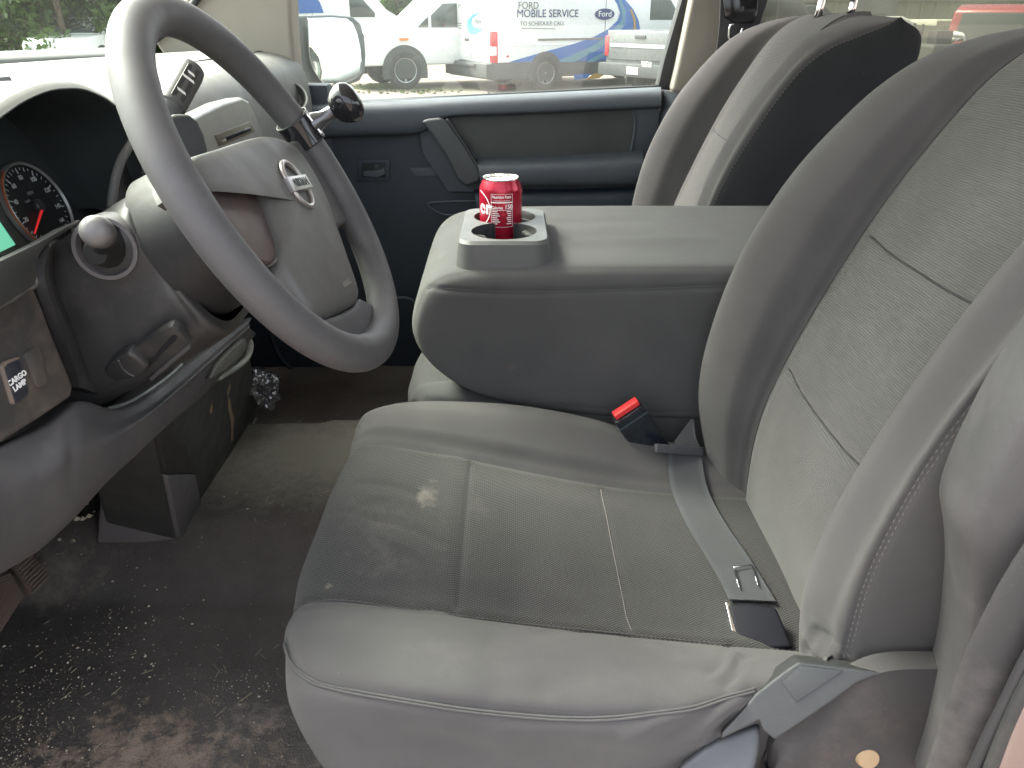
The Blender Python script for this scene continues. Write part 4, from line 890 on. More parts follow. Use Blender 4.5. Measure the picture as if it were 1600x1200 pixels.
Yw([[(745, 246, 1.99), (870, 242, 1.99), (1004, 233, 1.99)], [(746, 256, 1.945), (870, 252, 1.945), (1005, 244, 1.945)], [(748, 266, 1.93), (870, 262, 1.93), (1006, 256, 1.93)], [(750, 284, 1.932), (870, 282, 1.932), (1007, 278, 1.932)], [(752, 292, 1.95), (870, 291, 1.95), (1006, 288, 1.95)], [(752, 294, 2.0), (870, 293, 2.0), (1006, 290, 2.0)]]).obj('armrest', m_door, door)
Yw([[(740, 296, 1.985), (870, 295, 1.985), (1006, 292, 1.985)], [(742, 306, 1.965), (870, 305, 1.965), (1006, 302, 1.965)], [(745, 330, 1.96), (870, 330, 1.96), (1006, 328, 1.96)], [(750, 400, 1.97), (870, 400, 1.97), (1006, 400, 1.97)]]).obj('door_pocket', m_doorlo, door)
plate('pull_handle', [(658, 190), (668, 186), (688, 184), (699, 192), (726, 226), (753, 272), (749, 284), (728, 292), (714, 280), (700, 250), (677, 215)], (0, 1.945, 0), (0, -1, 0), .05, plastic('handle_grey', (0.045, 0.048, 0.051), .5, .08, 1000, .0002), door, .008, 4)
tube('handle_edge', [PY(u, v, 1.943) for u, v in [(698, 186), (712, 206), (727, 228), (752, 270)]], .003, m_side, door, 8, 40)
plate('belt_recess', [(640, 262), (700, 262), (708, 276), (648, 276)], (0, 2.002, 0), (0, -1, 0), .004, m_door, door, .002)
lt = plate('latch_bezel', [(558, 249), (609, 249), (609, 283), (558, 283)], (0, 1.998, 0), (0, -1, 0), .01, m_doorlo, door, .003)
plate('latch_cavity', [(566, 254), (602, 254), (602, 277), (566, 277)], (0, 1.9965, 0), (0, -1, 0), .003, simple('latch_void', (.006, .007, .009), .7), lt, .001)
plate('latch_lever', [(568, 268), (590, 266), (600, 262), (602, 272), (590, 277), (568, 275)], (0, 1.993, 0), (0, -1, 0), .006, m_door, lt, .002)
plate('latch_knob', [(585, 258), (591, 258), (592, 264), (586, 264)], (0, 1.993, 0), (0, -1, 0), .004, m_side, lt, .001)
tube('pocket_lip', [PY(u, v, 1.985) for u, v in [(760, 314), (700, 315), (672, 317), (669, 322), (678, 328), (690, 334), (706, 336), (740, 334)]], .0022, m_door, door, 8, 60)
tube('pocket_lip', [PY(u, v, 1.97) for u, v in [(600, 468), (625, 465), (640, 467), (648, 474), (655, 490)]], .004, m_door, door, 8, 40)
tube('lower_swage', [PY(u, v, 1.99) for u, v in [(420, 515), (440, 560), (470, 585), (520, 600), (640, 603)]], .006, m_doorlo, door, 8, 40)
plate('lock_plate', [(566, 160), (626, 157), (626, 164), (567, 167)], PY(590, 161, 1.985), (0, -.75, .66), .003, m_side, door, .0006)
plate('lock_slider', [(594, 160), (622, 158.5), (622, 162), (594, 163.5)], PY(590, 161, 1.983), (0, -.75, .66), .003, m_dark, door, .0004)
wO = (0, 2.035, 0); wn = (0, -1, 0)
plate('window_pane', [(455, -90), (1110, -90), (1040, 140), (458, 168)], (0, 2.05, 0), wn, .004, m_glass, door, 0)
tube('window_seal', [PY(u, v, 2.03) for u, v in [(449, -110), (452, -40), (455, 20), (460, 90), (464, 162)]], .011, m_seal, door, 10, 40)
tube('window_seal', [PY(u, v, 2.035) for u, v in [(440, 165), (600, 157), (800, 147), (1036, 135)]], .0045, m_side, door, 8, 40)
plate('window_frame', [(1090, -90), (1065, 0), (1038, 92), (1027, 140), (1048, 142), (1056, 110), (1078, 20), (1110, -90)], (0, 2.03, 0), wn, .05, m_seal, door, .006)
# mirror
mN = (1.17, -.82, .29); mO = PY(525, 80, 2.33)
mir = empty('outside_mirror', (-.35, 2.3, -.2), label='black outside mirror reflecting the bright sky beyond the passenger window', cat='mirror')
mp = [(440, 26), (466, 23), (520, 22), (552, 25), (565, 36), (571, 56), (573, 85), (572, 112), (564, 126), (540, 134), (515, 137), (500, 134), (489, 126), (478, 140), (462, 150), (440, 152)]
plate('mirror_housing', mp, mO-np.array(mN)*.008, mN, .10, simple('mirror_black', (.06, .07, .072), .5), mir, .012, 4)
plate('mirror_glass', [(481, 28), (520, 27), (542, 29), (551, 36), (558, 52), (563, 75), (565, 96), (563, 112), (555, 121), (538, 129), (521, 133), (509, 132), (498, 122), (488, 105), (483, 80)], mO, mN, .004, simple('mirror_silver', (.9, .93, .93), .02, 1.), mir, .001)
tube('mirror_edge', [PP(u, v, mO+np.array(mN)*.001, mN) for u, v in [(481, 28), (483, 80), (488, 105), (498, 122), (509, 133), (521, 134), (538, 130), (555, 122), (564, 112), (566, 96)]], .0014, m_silver, mir, 8, 80)
# ------------------------------------------------------------ cab shell
cab = empty('truck_cab', (.3, 1.2, -1.0), label='beige and grey pickup cab shell around the seats with pillars and windshield', cat='vehicle cab')
plate('front_pillar', [(330, -60), (240, 63), (262, 98), (330, 105), (380, 108), (440, 140), (458, 158), (462, 120), (455, 40), (452, -60)], (0, 1.955, 0), (0, -1, 0), .08, m_beige, cab, .012, 4)
tube('windshield_seal', [PY(u, v, 1.945) for u, v in [(345, -80), (308, -2), (272, 38), (236, 68), (225, 90)]], .008, m_seal, cab, 10, 50)
plate('rear_pillar', [(1110, -90), (1080, 0), (1058, 105), (1049, 143), (1066, 147), (1095, 150), (1130, 150), (1160, 60), (1200, -90)], (0, 1.99, 0), (0, -1, 0), .10, m_beige, cab, .012, 4)
Yw([[(1036, 139, 2.0), (1030, 180, 2.0), (1018, 260, 2.0), (1005, 345, 2.0)], [(1044, 142, 1.98), (1040, 180, 1.975), (1030, 260, 1.975), (1018, 345, 1.975)], [(1075, 148, 1.965), (1068, 190, 1.955), (1058, 260, 1.95), (1045, 345, 1.95)], [(1140, 150, 1.97), (1130, 190, 1.96), (1120, 260, 1.96), (1110, 345, 1.96)]]).obj('pillar_lower_trim', m_door, cab)
pbelt = empty('passenger_shoulder_belt', tuple(PY(1130, 100, 1.93)), label='black shoulder belt with chrome edged tongue hanging on the passenger side pillar', cat='seat belt')
plate('belt_strap', [(1128, -60), (1124, 40), (1116, 110), (1110, 150), (1165, 150), (1180, 60), (1200, 0), (1210, -60)], (0, 1.93, 0), (0, -1, 0), .006, m_seal, pbelt, .002)
plate('belt_head', [(1130, 0), (1133, 26), (1150, 36), (1178, 36), (1184, 22), (1186, -4), (1180, -30), (1135, -30)], (0, 1.92, 0), (0, -1, .1), .02, m_blk, pbelt, .005)
tube('belt_tongue', [PY(u, v, 1.915) for u, v in [(1146, 38), (1141, 40), (1139, 50), (1139, 60), (1146, 64), (1152, 64), (1157, 52), (1160, 44)]], .0024, m_chrome, pbelt, 8, 60)
# near pillar trim beside the seat
e1 = [(1680, 480), (1640, 548), (1600, 606), (1560, 676), (1520, 756), (1499, 805), (1498, 850), (1505, 905), (1499, 990), (1487, 1070), (1465, 1136), (1438, 1215)]
Ye = [.430, .432, .434, .436, .438, .440, .442, .444, .446, .446, .446, .446]
eA = [PY(u, v, Y) for (u, v), Y in zip(e1, Ye)]
eB = [p+np.array([.022, -.020, -.002]) for p in eA]; e0 = [p+np.array([.03, .09, 0]) for p in eA]
eC = [p+np.array([.13, -.045, 0]) for p in eA]
strip('near_pillar', [[p+np.array([.012, .05, 0]) for p in eA], eA, eB, eC], m_pil, cab, (.02, .004, 0), 6, 6)
f1 = [(1720, 640), (1660, 750), (1600, 850), (1560, 915), (1518, 995), (1500, 1035), (1488, 1072), (1466, 1138), (1440, 1215)]
f2 = [(1760, 780), (1700, 860), (1640, 960), (1600, 1024), (1570, 1085), (1548, 1130), (1524, 1180), (1510, 1215), (1500, 1240)]
strip('sill_trim', [[PY(u, v, .412) for u, v in f1], [PY(u+6, v+3, .405) for u, v in f1], [PY(u, v, .395) for u, v in f2], [PY(u+4, v+2, .405) for u, v in f2]], m_pil2, cab, (.01, .004, -.002), 5, 6)
tube('door_seal', [PY(u, v, .385) for u, v in [(1700, 870), (1640, 972), (1604, 1032), (1575, 1090), (1550, 1140), (1522, 1200), (1500, 1250)]], .0045, m_seal, cab, 10, 60)
tube('door_seal', [PY(u, v, .378) for u, v in [(1700, 900), (1640, 1010), (1612, 1058), (1590, 1100), (1568, 1150), (1548, 1200), (1530, 1250)]], .005, m_side, cab, 10, 60)
plate('door_frame', [(1700, 940), (1625, 1060), (1600, 1105), (1580, 1150), (1562, 1200), (1550, 1240), (1760, 1240)], (0, .372, 0), (0, -1, 0), .02, plastic('frame_paint', (0.228, 0.168, 0.144), .35, .1, 600, 0), cab, .004)
for px_ in ([(1562, 942), (1566, 940), (1580, 958), (1590, 972), (1588, 974), (1576, 962)], [(1540, 930), (1544, 926), (1560, 905), (1562, 907), (1548, 926)], [(1528, 1012), (1534, 1009), (1538, 1012), (1532, 1016)]):
    pass
xb = lambda n, a, b, m, bev=.01: box(n, tuple((np.array(a)+np.array(b))/2), tuple(np.abs(np.array(b)-np.array(a))), m, cab, bev)
m_head = plastic('headliner', (.62, .60, .55), .85, .04, 600, .0003)
xb('roof', (-.50, .36, .44), (1.80, 2.06, .50), m_head, .02)
xb('back_wall', (1.78, .36, -1.0), (1.86, 2.06, -.10), m_dark)
xb('rear_near_wall', (.62, .34, -1.0), (1.80, .40, -.12), m_door)
xb('near_pillar_post', (.50, .30, -.12), (.64, .38, .46), m_beige, .03)
xb('rear_far_wall', (.45, 2.0, -1.0), (1.80, 2.06, -.140), m_doorlo)
xb('rear_corner_post', (1.60, 2.0, -.14), (1.80, 2.06, .46), m_beige)
xb('firewall', (-1.24, .36, -1.0), (-1.18, 2.06, -.13), m_dark)
xb('kick_panel', (-1.18, .40, -1.0), (-.70, .44, -.45), m_dark)
xb('far_kick_panel', (-1.18, 2.0, -1.0), (-.45, 2.06, -.16), m_doorlo)
xb('door_sill', (-1.0, .34, -.97), (.6, .44, -.90), m_pil2)
prism('rear_window', [(.50, -.14), (1.60, -.14), (1.60, .44), (.50, .44)], frame((0, 2.045, 0), (0, -1, 0), (1, 0, 0)), .004, pane('tinted_glass', (.46, .47, .41), .05, .02, .03), cab, 0)
tube('rear_window_sill', [(.50, 1.985, -.136), (1.65, 1.985, -.136)], .010, m_dark, cab, 8, 6)
# windshield, curved towards the pillar
wsn = []
for t in np.linspace(0, 1, 6):
    wsn.append([((wsb(Y)-.01)*(1-t)+(-.55-.0*Y)*t, Y, -.098*(1-t)+.45*t) for Y in np.linspace(.36, 1.99, 9)])
Net(wsn, 3, 3).obj('windshield', m_wshield, cab)
xb('cowl', (-1.75, .30, -.20), (-1.245, 2.10, -.118), m_seal, .01)
Net([[(wsb(Y)-d, Y, z) for Y in np.linspace(.36, 2.03, 9)] for d, z in ((.012, -.100), (.03, -.088), (.09, -.080), (.16, -.084), (.20, -.13))], 4, 4).obj('cowl_panel', m_seal, cab)
tube('wiper_arm', [(-1.26, 1.9, -.095), (-1.28, 1.75, -.088), (-1.32, 1.4, -.095), (-1.34, 1.0, -.105)], .007, m_seal, cab, 8, 30)
tube('wiper_arm', [(-1.25, 1.55, -.085), (-1.29, 1.78, -.060), (-1.30, 1.98, -.072)], .006, m_side, cab, 8, 30)
# ------------------------------------------------------------ carpeted floor
m_, nt, b = M_('carpet'); p = geo(nt)
n1 = nz(nt, 5, 6, p, .65); n2 = nz(nt, 330, 3, p, .7); n3 = nz(nt, 38, 8, p, .75)
c = ramp(nt, n1, [(.3, (.080, .071, .066)), (.7, (.145, .130, .119))])
c = mixc(nt, ramp(nt, n2, [(.45, (0, 0, 0)), (.8, (.8,)*3)]), c, (.15, .135, .118))
hump = mth(nt, 'MINIMUM', mth(nt, 'MAXIMUM', mth(nt, 'ADD', blob(nt, p, (-.36, 1.32, -.8), (.46, .22, .3)), mth(nt, 'MULTIPLY', mth(nt, 'SUBTRACT', n3, .5), 1.2)), 0.), .75)  # windshield light on the hump, painted in as paler carpet
c = mixc(nt, hump, c, (.30, .285, .225))
for ctr, rad, amt, cc in [((-.50, .70, -.88), (.13, .08, .2), .85, (.50, .37, .27)), ((-.62, .62, -.88), (.20, .08, .2), .85, (.55, .45, .37)), ((-.36, .76, -.88), (.07, .03, .2), .5, (.34, .29, .26)), ((-.46, .67, -.88), (.22, .09, .2), .6, (.36, .28, .22)), ((-.78, 1.02, -.88), (.10, .06, .2), .5, (.30, .26, .22)), ((-.40, .64, -.88), (.30, .05, .2), .3, (.30, .25, .22))]:
    f = mth(nt, 'ADD', blob(nt, p, ctr, rad), mth(nt, 'MULTIPLY', mth(nt, 'SUBTRACT', n3, .52), 4.5))
    c = mixc(nt, mth(nt, 'MULTIPLY', mth(nt, 'MINIMUM', mth(nt, 'MAXIMUM', f, 0.), 1.), amt), c, cc)
nt.links.new(c, b.inputs['Base Color']); b.inputs['Roughness'].default_value = .95; b.inputs['Specular IOR Level'].default_value = .1
bump(nt, b, mth(nt, 'ADD', n2, mth(nt, 'MULTIPLY', nz(nt, 90, 4, p), .8)), .004)
xs = np.arange(-1.2, .62, .0125); ys = np.arange(.40, 2.03, .0125)
def sstep(a, b_, x): t = min(1, max(0, (x-a)/(b_-a))); return t*t*(3-2*t)
def fz(x, y):
    z = -.885+.095*sstep(.98, 1.10, y)-.125*sstep(1.455, 1.485, y+.02*math.sin(x*9))
    z += .28*max(0, -.84-x)**1.2*2.2
    z += .004*mn.noise(Vector((x*6, y*6, 0)))+.0015*mn.noise(Vector((x*25, y*25, 3)))
    return z
V = [(x, y, fz(x, y)) for x in xs for y in ys]; ny = len(ys)
F = [[i*ny+j, (i+1)*ny+j, (i+1)*ny+j+1, i*ny+j+1] for i in range(len(xs)-1) for j in range(ny-1)]
tag(mesh('floor', V, F, m_), kind='structure')
# crumbs, gravel grit and dry grass trodden into the carpet
V = []; F = []; mi = []
def crumb(x, y, s):
    z = fz(x, y)+.001; n = rnd.randint(4, 6); a0 = rnd.random()*6; i0 = len(V)
    for k in range(n):
        a = a0+2*math.pi*k/n; r = s*(.6+.6*rnd.random()); V.append((x+r*math.cos(a), y+r*math.sin(a), z))
    V.append((x, y, z+s*.9)); 
    for k in range(n): F.append([i0+k, i0+(k+1) % n, i0+n]); mi.append(0 if rnd.random() < .7 else 1)
def straw(x, y, L, ang):
    z = fz(x, y)+.003; dx, dy = math.cos(ang)*L/2, math.sin(ang)*L/2; w_ = .0003+.0003*rnd.random(); bx_, by_ = -math.sin(ang)*w_, math.cos(ang)*w_; i0 = len(V); c_ = rnd.uniform(-.03, .03)*L
    P = [(-dx, -dy), (-dx*.3+-math.sin(ang)*c_, -dy*.3+math.cos(ang)*c_), (dx*.4-math.sin(ang)*c_, dy*.4+math.cos(ang)*c_), (dx, dy)]
    for k, (px_, py_) in enumerate(P):
        wz = .0006*k; V.append((x+px_-bx_, y+py_-by_, z+wz)); V.append((x+px_+bx_, y+py_+by_, z+wz+.0006))
    for k in range(3): F.append([i0+2*k, i0+2*k+1, i0+2*k+3, i0+2*k+2]); mi.append(2)
def onfloor(u, v):
    for z in (-.885, -.79):
        q = PZ(u, v, z)
        if abs(fz(q[0], q[1])-z) < .03: return q
    return PZ(u, v, -.885)
for (cu_, cv_, su, sv, n_, s0, s1_) in [(130, 1010, 70, 28, 150, .0009, .0026), (55, 1110, 45, 35, 260, .0008, .0022), (25, 1170, 35, 25, 200, .0008, .0020), (120, 1050, 60, 30, 120, .0008, .003), (200, 985, 90, 25, 40, .0008, .002), (360, 1080, 45, 18, 120, .0006, .0018), (370, 1060, 30, 12, 60, .0008, .002), (230, 1080, 110, 60, 170, .0006, .0016), (300, 900, 130, 110, 120, .0006, .0015), (480, 740, 60, 50, 60, .0006, .0014), (440, 1150, 60, 40, 70, .0006, .0016), (120, 815, 25, 18, 26, .003, .008), (350, 845, 20, 20, 10, .001, .003), (200, 960, 45, 30, 60, .0012, .0032), (460, 690, 60, 30, 50, .0006, .0012), (150, 1130, 150, 60, 260, .0005, .0014)]:
    for _ in range(int(n_*.6)):
        q = onfloor(rnd.gauss(cu_, su*1.15), rnd.gauss(cv_, sv*1.15))
        if q[1] > .42: crumb(q[0], q[1], (s0+(s1_-s0)*rnd.random()**2.5)*.9)
for (cu_, cv_, su, sv, n_) in [(150, 1050, 120, 70, 22), (300, 900, 120, 100, 12), (460, 740, 70, 60, 30), (60, 1130, 50, 50, 20), (380, 1080, 70, 50, 14)]:
    for _ in range(n_):
        q = onfloor(rnd.gauss(cu_, su), rnd.gauss(cv_, sv))
        if q[1] > .42: straw(q[0], q[1], rnd.uniform(.004, .024)*rnd.uniform(.5, 1), rnd.random()*3.14)
ob = mesh('floor_debris', V, F, [simple('crumb_pale', (.60, .52, .42), .8), simple('crumb_tan', (.26, .20, .13), .8), simple('dry_grass', (.30, .26, .18), .7)], None, False)
ob.data.polygons.foreach_set('material_index', mi)
tag(ob, 'pale crumbs and bits of dry grass scattered over the driver side carpet', 'debris', kind='stuff')
# ------------------------------------------------------------ outside: gravel lot, vehicles, trees, building
G = -1.60
m_, nt, b = M_('gravel'); p = geo(nt)
c = ramp(nt, nz(nt, .35, 6, p, .6), [(.35, (.13, .105, .088)), (.65, (.19, .155, .128))])
c = mixc(nt, ramp(nt, nz(nt, 14, 4, p, .7), [(.45, (0, 0, 0)), (.7, (.5,)*3)]), c, (.16, .135, .115))
gr = ramp(nt, mth(nt, 'ADD', blob(nt, p, (-4.0, 19.0, G), (5.5, .9, 3)), mth(nt, 'MULTIPLY', mth(nt, 'SUBTRACT', nz(nt, 1.2, 5, p, .7), .5), 1.6)), [(.15, (0, 0, 0)), (.5, (.7,)*3)])
c = mixc(nt, gr, c, (.10, .11, .04)); nt.links.new(c, b.inputs['Base Color']); b.inputs['Roughness'].default_value = .95
bump(nt, b, nz(nt, 30, 4, p), .02)
n = 40; xs = np.linspace(-150, 150, n); V = [(x, y, G) for x in xs for y in xs+40]; F = [[i*n+j, (i+1)*n+j, (i+1)*n+j+1, i*n+j+1] for i in range(n-1) for j in range(n-1)]
tag(mesh('ground', V, F, m_, None, False), kind='structure')
m_tyre = plastic('tyre_rubber', (.03, .03, .032), .75, .1, 60, .001, dust=.3, dustc=(.14, .13, .12))
m_alloy = simple('alloy_wheel', (.45, .46, .47), .3, .8)
def paint(n, c): m = plastic(n, c, .3, .04, 40, 0); m.node_tree.nodes['Principled BSDF'].inputs['Coat Weight'].default_value = .5; return m
m_wp = paint('white_paint', (.72, .73, .72)); m_gp = paint('grey_paint', (.13, .135, .135)); m_rp = paint('red_paint', (.26, .012, .02)); m_dp = paint('dark_paint', (.07, .08, .085)); m_sp = paint('silver_paint', (.45, .46, .46))
m_cg = simple('car_glass', (.05, .065, .065), .05, spec=.8); m_clad = plastic('cladding', (.055, .058, .058), .6, .1, 30, .001)
m_tail = simple('tail_lamp', (.55, .02, .03), .2, coat=.6); m_amb = simple('amber_lamp', (.75, .22, .04), .3); m_clear = simple('clear_lamp', (.7, .72, .72), .15, coat=.5)
m_blue = simple('decal_blue', (.008, .10, .36), .4); m_blue2 = simple('decal_pale_blue', (.08, .22, .30), .4); m_navy = simple('decal_navy', (.010, .025, .12), .4); m_yel = simple('decal_yellow', (.36, .20, .02), .4); m_grt = simple('decal_grey', (.15, .15, .15), .5); m_tan = simple('rail_tan', (.15, .14, .12), .5)
class Veh:
    """a vehicle frame: origin on the ground at its reference corner, x forward, y left, z up"""
    def __init__(s, name, O, ang, label, cat, group=None):
        s.O = np.array([O[0], O[1], G]); a = R(ang); s.x = np.array([math.cos(a), math.sin(a), 0]); s.y = np.array([-math.sin(a), math.cos(a), 0]); s.z = np.array([0, 0, 1.])
        s.root = empty(name, tuple(s.O), a, label, cat, group)
    def P(s, x, y, z): return s.O+s.x*x+s.y*y+s.z*z
    def slab(s, name, prof, y0, y1, mat, parent=None, bevel=.04, seg=3):      # side profile (x,z) between y0<y1
        return prism(name, prof, (s.P(0, y1, 0), s.x, s.z, -s.y), y1-y0, mat, parent or s.root, bevel, seg)
    def cross(s, name, prof, x0, x1, mat, parent=None, bevel=.02):            # end profile (y,z) between x0<x1
        return prism(name, prof, (s.P(x0, 0, 0), s.y, s.z, s.x), x1-x0, mat, parent or s.root, bevel, 2)
    def bx(s, name, a, b, mat, parent=None, bevel=.01):
        a, b = np.array(a, float), np.array(b, float); c = (a+b)/2
        return box(name, s.P(*c), tuple(np.abs(b-a)), mat, parent or s.root, bevel, ax=(s.x, s.y, s.z))
    def wheel(s, x, y, r, side, w=.24, spokes=6):
        O = s.P(x, y, r); n = s.y*side; fr = (O, s.x, np.cross(n, s.x), n)
        t = lathe('wheel', [(r*.62, -w), (r*.9, -w), (r, -w*.85), (r, -w*.12), (r*.93, 0), (r*.70, .008), (r*.64, -.01), (r*.62, -.06), (r*.60, -w)], fr, m_tyre, s.root, 36)
        rm = lathe('rim', [(r*.66, -.012), (r*.63, -.004), (r*.60, -.02), (r*.58, -.09), (0, -.09)], fr, m_clad, t, 36)
        lathe('rim_edge', [(r*.67, -.010), (r*.655, .0), (r*.62, -.004), (r*.60, -.03)], fr, m_alloy, t, 36)
        bm = bmesh.new()
        for i in range(spokes):
            a = 2*math.pi*i/spokes; e = fr[1]*math.cos(a)+fr[2]*math.sin(a); e2 = np.cross(n, e)
            box('s', O+e*r*.34-n*.035, (r*.60, r*.13, .03), None, bevel=.006, ax=(e, e2, n), bm=bm)
        from_bm('rim_spokes', bm, m_alloy, rm); lathe('hub_cap', [(r*.15, -.04), (r*.13, -.012), (0, -.008)], fr, m_alloy, rm, 16)
    def arch(s, x, y, r, side, mat, w=.05, k=1.28, name='wheel_arch'):
        pts = [(x+k*r*math.cos(t), r+k*r*math.sin(t)) for t in np.linspace(0, math.pi, 16)]+[(x-k*r, r*.55), (x+k*r, r*.55)]
        yy = (y-w, y) if side > 0 else (y, y+w); yy = (y-.02, y+w) if side > 0 else (y-w, y+.02)
        return s.slab(name, pts, yy[0], yy[1], mat, None, .008, 1)
    def side_px(s, y=0., off=.006): return s.P(0, y, 0)-s.y*off, -s.y
def decal(name, px, O, n, mat, parent): return flat(name, [PP(u, v, O, n) for u, v in px], mat, parent)
def cargo_van(O, ang, label, deco=True):
    v = Veh('cargo_van', O, ang, label, 'van', 'white service vans outside the window'); Wd = 2.05
    v.slab('body', [(0, .42), (0, 2.42), (.10, 2.54), (4.2, 2.58), (4.7, 2.46), (5.35, 1.68), (5.95, 1.32), (6.02, .95), (6.0, .42)], 0, Wd, m_wp, None, .07)
    v.slab('lower_cladding', [(-.04, .25), (-.04, .60), (6.04, .60), (6.04, .28)], -.012, Wd+.012, m_clad, None, .02)
    for x in (1.35, 4.95):
        for y, sd in ((0, -1), (Wd, 1)): v.arch(x, y, .35, sd, m_clad, .02); v.wheel(x, y+sd*.03, .35, sd, spokes=10)
    lk = v.bx('rear_bumper', (-.16, -.01, .28), (.02, Wd+.01, .58), m_clad, None, .03)
    v.bx('step_plate', (-.20, .5, .50), (-.10, 1.5, .56), m_clad, lk)
    for y0, y1 in ((-.006, .10), (Wd-.10, Wd+.006)):
        t = v.bx('tail_lamp', (-.03, y0, .56), (.14, y1, 1.22), m_tail, None, .03)
        v.bx('lamp_lens', (-.036, y0-.006 if y0 < 0 else y0, .74), (.10, y1, .92), m_clear, t, .01)
    v.bx('rear_door', (-.012, .11, .62), (.01, Wd/2-.006, 2.40), m_wp, None, .01); d2 = v.bx('rear_door', (-.012, Wd/2+.006, .62), (.01, Wd-.11, 2.40), m_wp, None, .01)
    v.bx('door_handle', (-.04, Wd/2+.05, 1.0), (-.01, Wd/2+.22, 1.06), m_clad, d2, .01)
    v.bx('number_plate', (-.03, .95, .66), (-.012, 1.25, .80), m_sp, d2, .004)
    v.slab('side_rail', [(1.15, 1.02), (1.15, 1.06), (2.9, 1.06), (2.9, 1.02)], -.022, 0, m_tan, None, .004)
    v.slab('door_seam', [(2.95, .62), (2.95, 2.3), (2.965, 2.3), (2.965, .62)], -.004, 0, m_clad, None, 0)
    v.slab('body_crease', [(.3, .92), (.3, .945), (4.2, .945), (4.2, .92)], -.010, 0, m_wp, None, .004)
    for y0, y1 in ((-.008, .01), (Wd-.01, Wd+.008)): v.slab('side_window', [(4.25, 1.42), (4.25, 2.10), (4.62, 2.10), (5.12, 1.55), (5.10, 1.42)], y0, y1, m_cg, None, .004)
    v.bx('marker_lamp', (.35, -.012, .70), (.40, .0, .74), m_tail, None, .003)
    return v
van = cargo_van((-.42, 18.0), 30, 'white service van with blue swoosh and lettering behind the passenger window')
sO_, sn_ = van.side_px(0, .012)
sO2, _ = van.side_px(0, .018)
swo = decal('blue_swoosh', [(795, 97), (850, 81), (895, 69), (925, 59), (950, 46), (965, 32), (969, 20), (965, 7), (958, -4), (974, -4), (990, 15), (998, 32), (1001, 50), (1001, 97), (900, 97)], sO_, sn_, m_blue, van.root)
for px in ([(862, 97), (890, 88), (925, 72), (952, 55), (972, 30), (971, 15), (966, -2), (970, -2), (978, 18), (976, 38), (960, 60), (930, 80), (898, 97)], [(915, 97), (945, 80), (970, 62), (976, 66), (950, 84), (928, 97)]):
    decal('swoosh_streak', px, sO2, sn_, m_blue2, van.root)
decal('yellow_streak', [(984, 14), (987, 14), (993, 30), (994, 50), (990, 50), (990, 32)], sO2, sn_, m_yel, van.root)
decal('sill_stripe', [(896, 116), (924, 115), (918, 122), (898, 125)], PP(900, 118, *van.side_px(0, .020)), sn_, m_blue, van.root)
decal('sill_stripe', [(928, 115), (950, 113), (936, 122), (914, 125)], PP(900, 118, *van.side_px(0, .020)), sn_, m_yel, van.root)
def side_text(s, u, v, size, mat, sx=1., bold=0.):
    P = PP(u, v, sO2, sn_); return text('side_lettering', s, size, (P, van.x, van.z, -van.y), mat, van.root, ext=.001, sx=sx, bold=bold)
side_text('MOBILE SERVICE', 857, 21.5, .22, simple('lettering_blue', (.02, .05, .13), .5), 1.0, 0)
side_text('FORD', 826, 9, .20, m_grt, 1.0)
side_text('FORDSMALLTEXT'[:0]+'TO SCHEDULE CALL', 848, 37, .12, m_grt, 1.05)
decal('text_rule', [(814, 43.5), (868, 44.5), (868, 45.5), (814, 44.5)], sO2, sn_, m_grt, van.root)
# blue oval emblem with script
eo = PP(945, 22, sO2, sn_)
lg = prism('oval_emblem', [(.27*math.cos(t), .115*math.sin(t)) for t in np.linspace(0, 2*math.pi, 40, endpoint=False)], (eo, van.x, van.z, -van.y), .008, m_navy, van.root, 0)
text('emblem_lettering', 'Ford', .17, (eo-van.y*.010, van.x, van.z, -van.y), m_white, lg, ext=.001, sx=1.15)
# rear door graphics
rO, rn = van.P(-.022, 0, 0), -van.x
decal('rear_swoosh', [(752, 18), (738, 22), (730, 32), (729, 42), (733, 52), (740, 54), (756, 46), (742, 42), (736, 36), (738, 28)], rO, rn, m_blue2, van.root)
decal('rear_emblem', [(740, 32), (746, 29), (752, 31), (751, 36), (744, 37)], rO-van.x*.004, rn, m_grt, van.root)
text('rear_lettering', 'MOBILE SERVICE', .17, (PP(735, 9, rO, rn), -van.y, van.z, -van.x), m_grt, van.root, ext=.001)
for v_ in (36, 40, 44): decal('text_rule', [(706, v_), (722, v_-.3), (722, v_+.9), (706, v_+1.2)], rO, rn, m_grt, van.root)
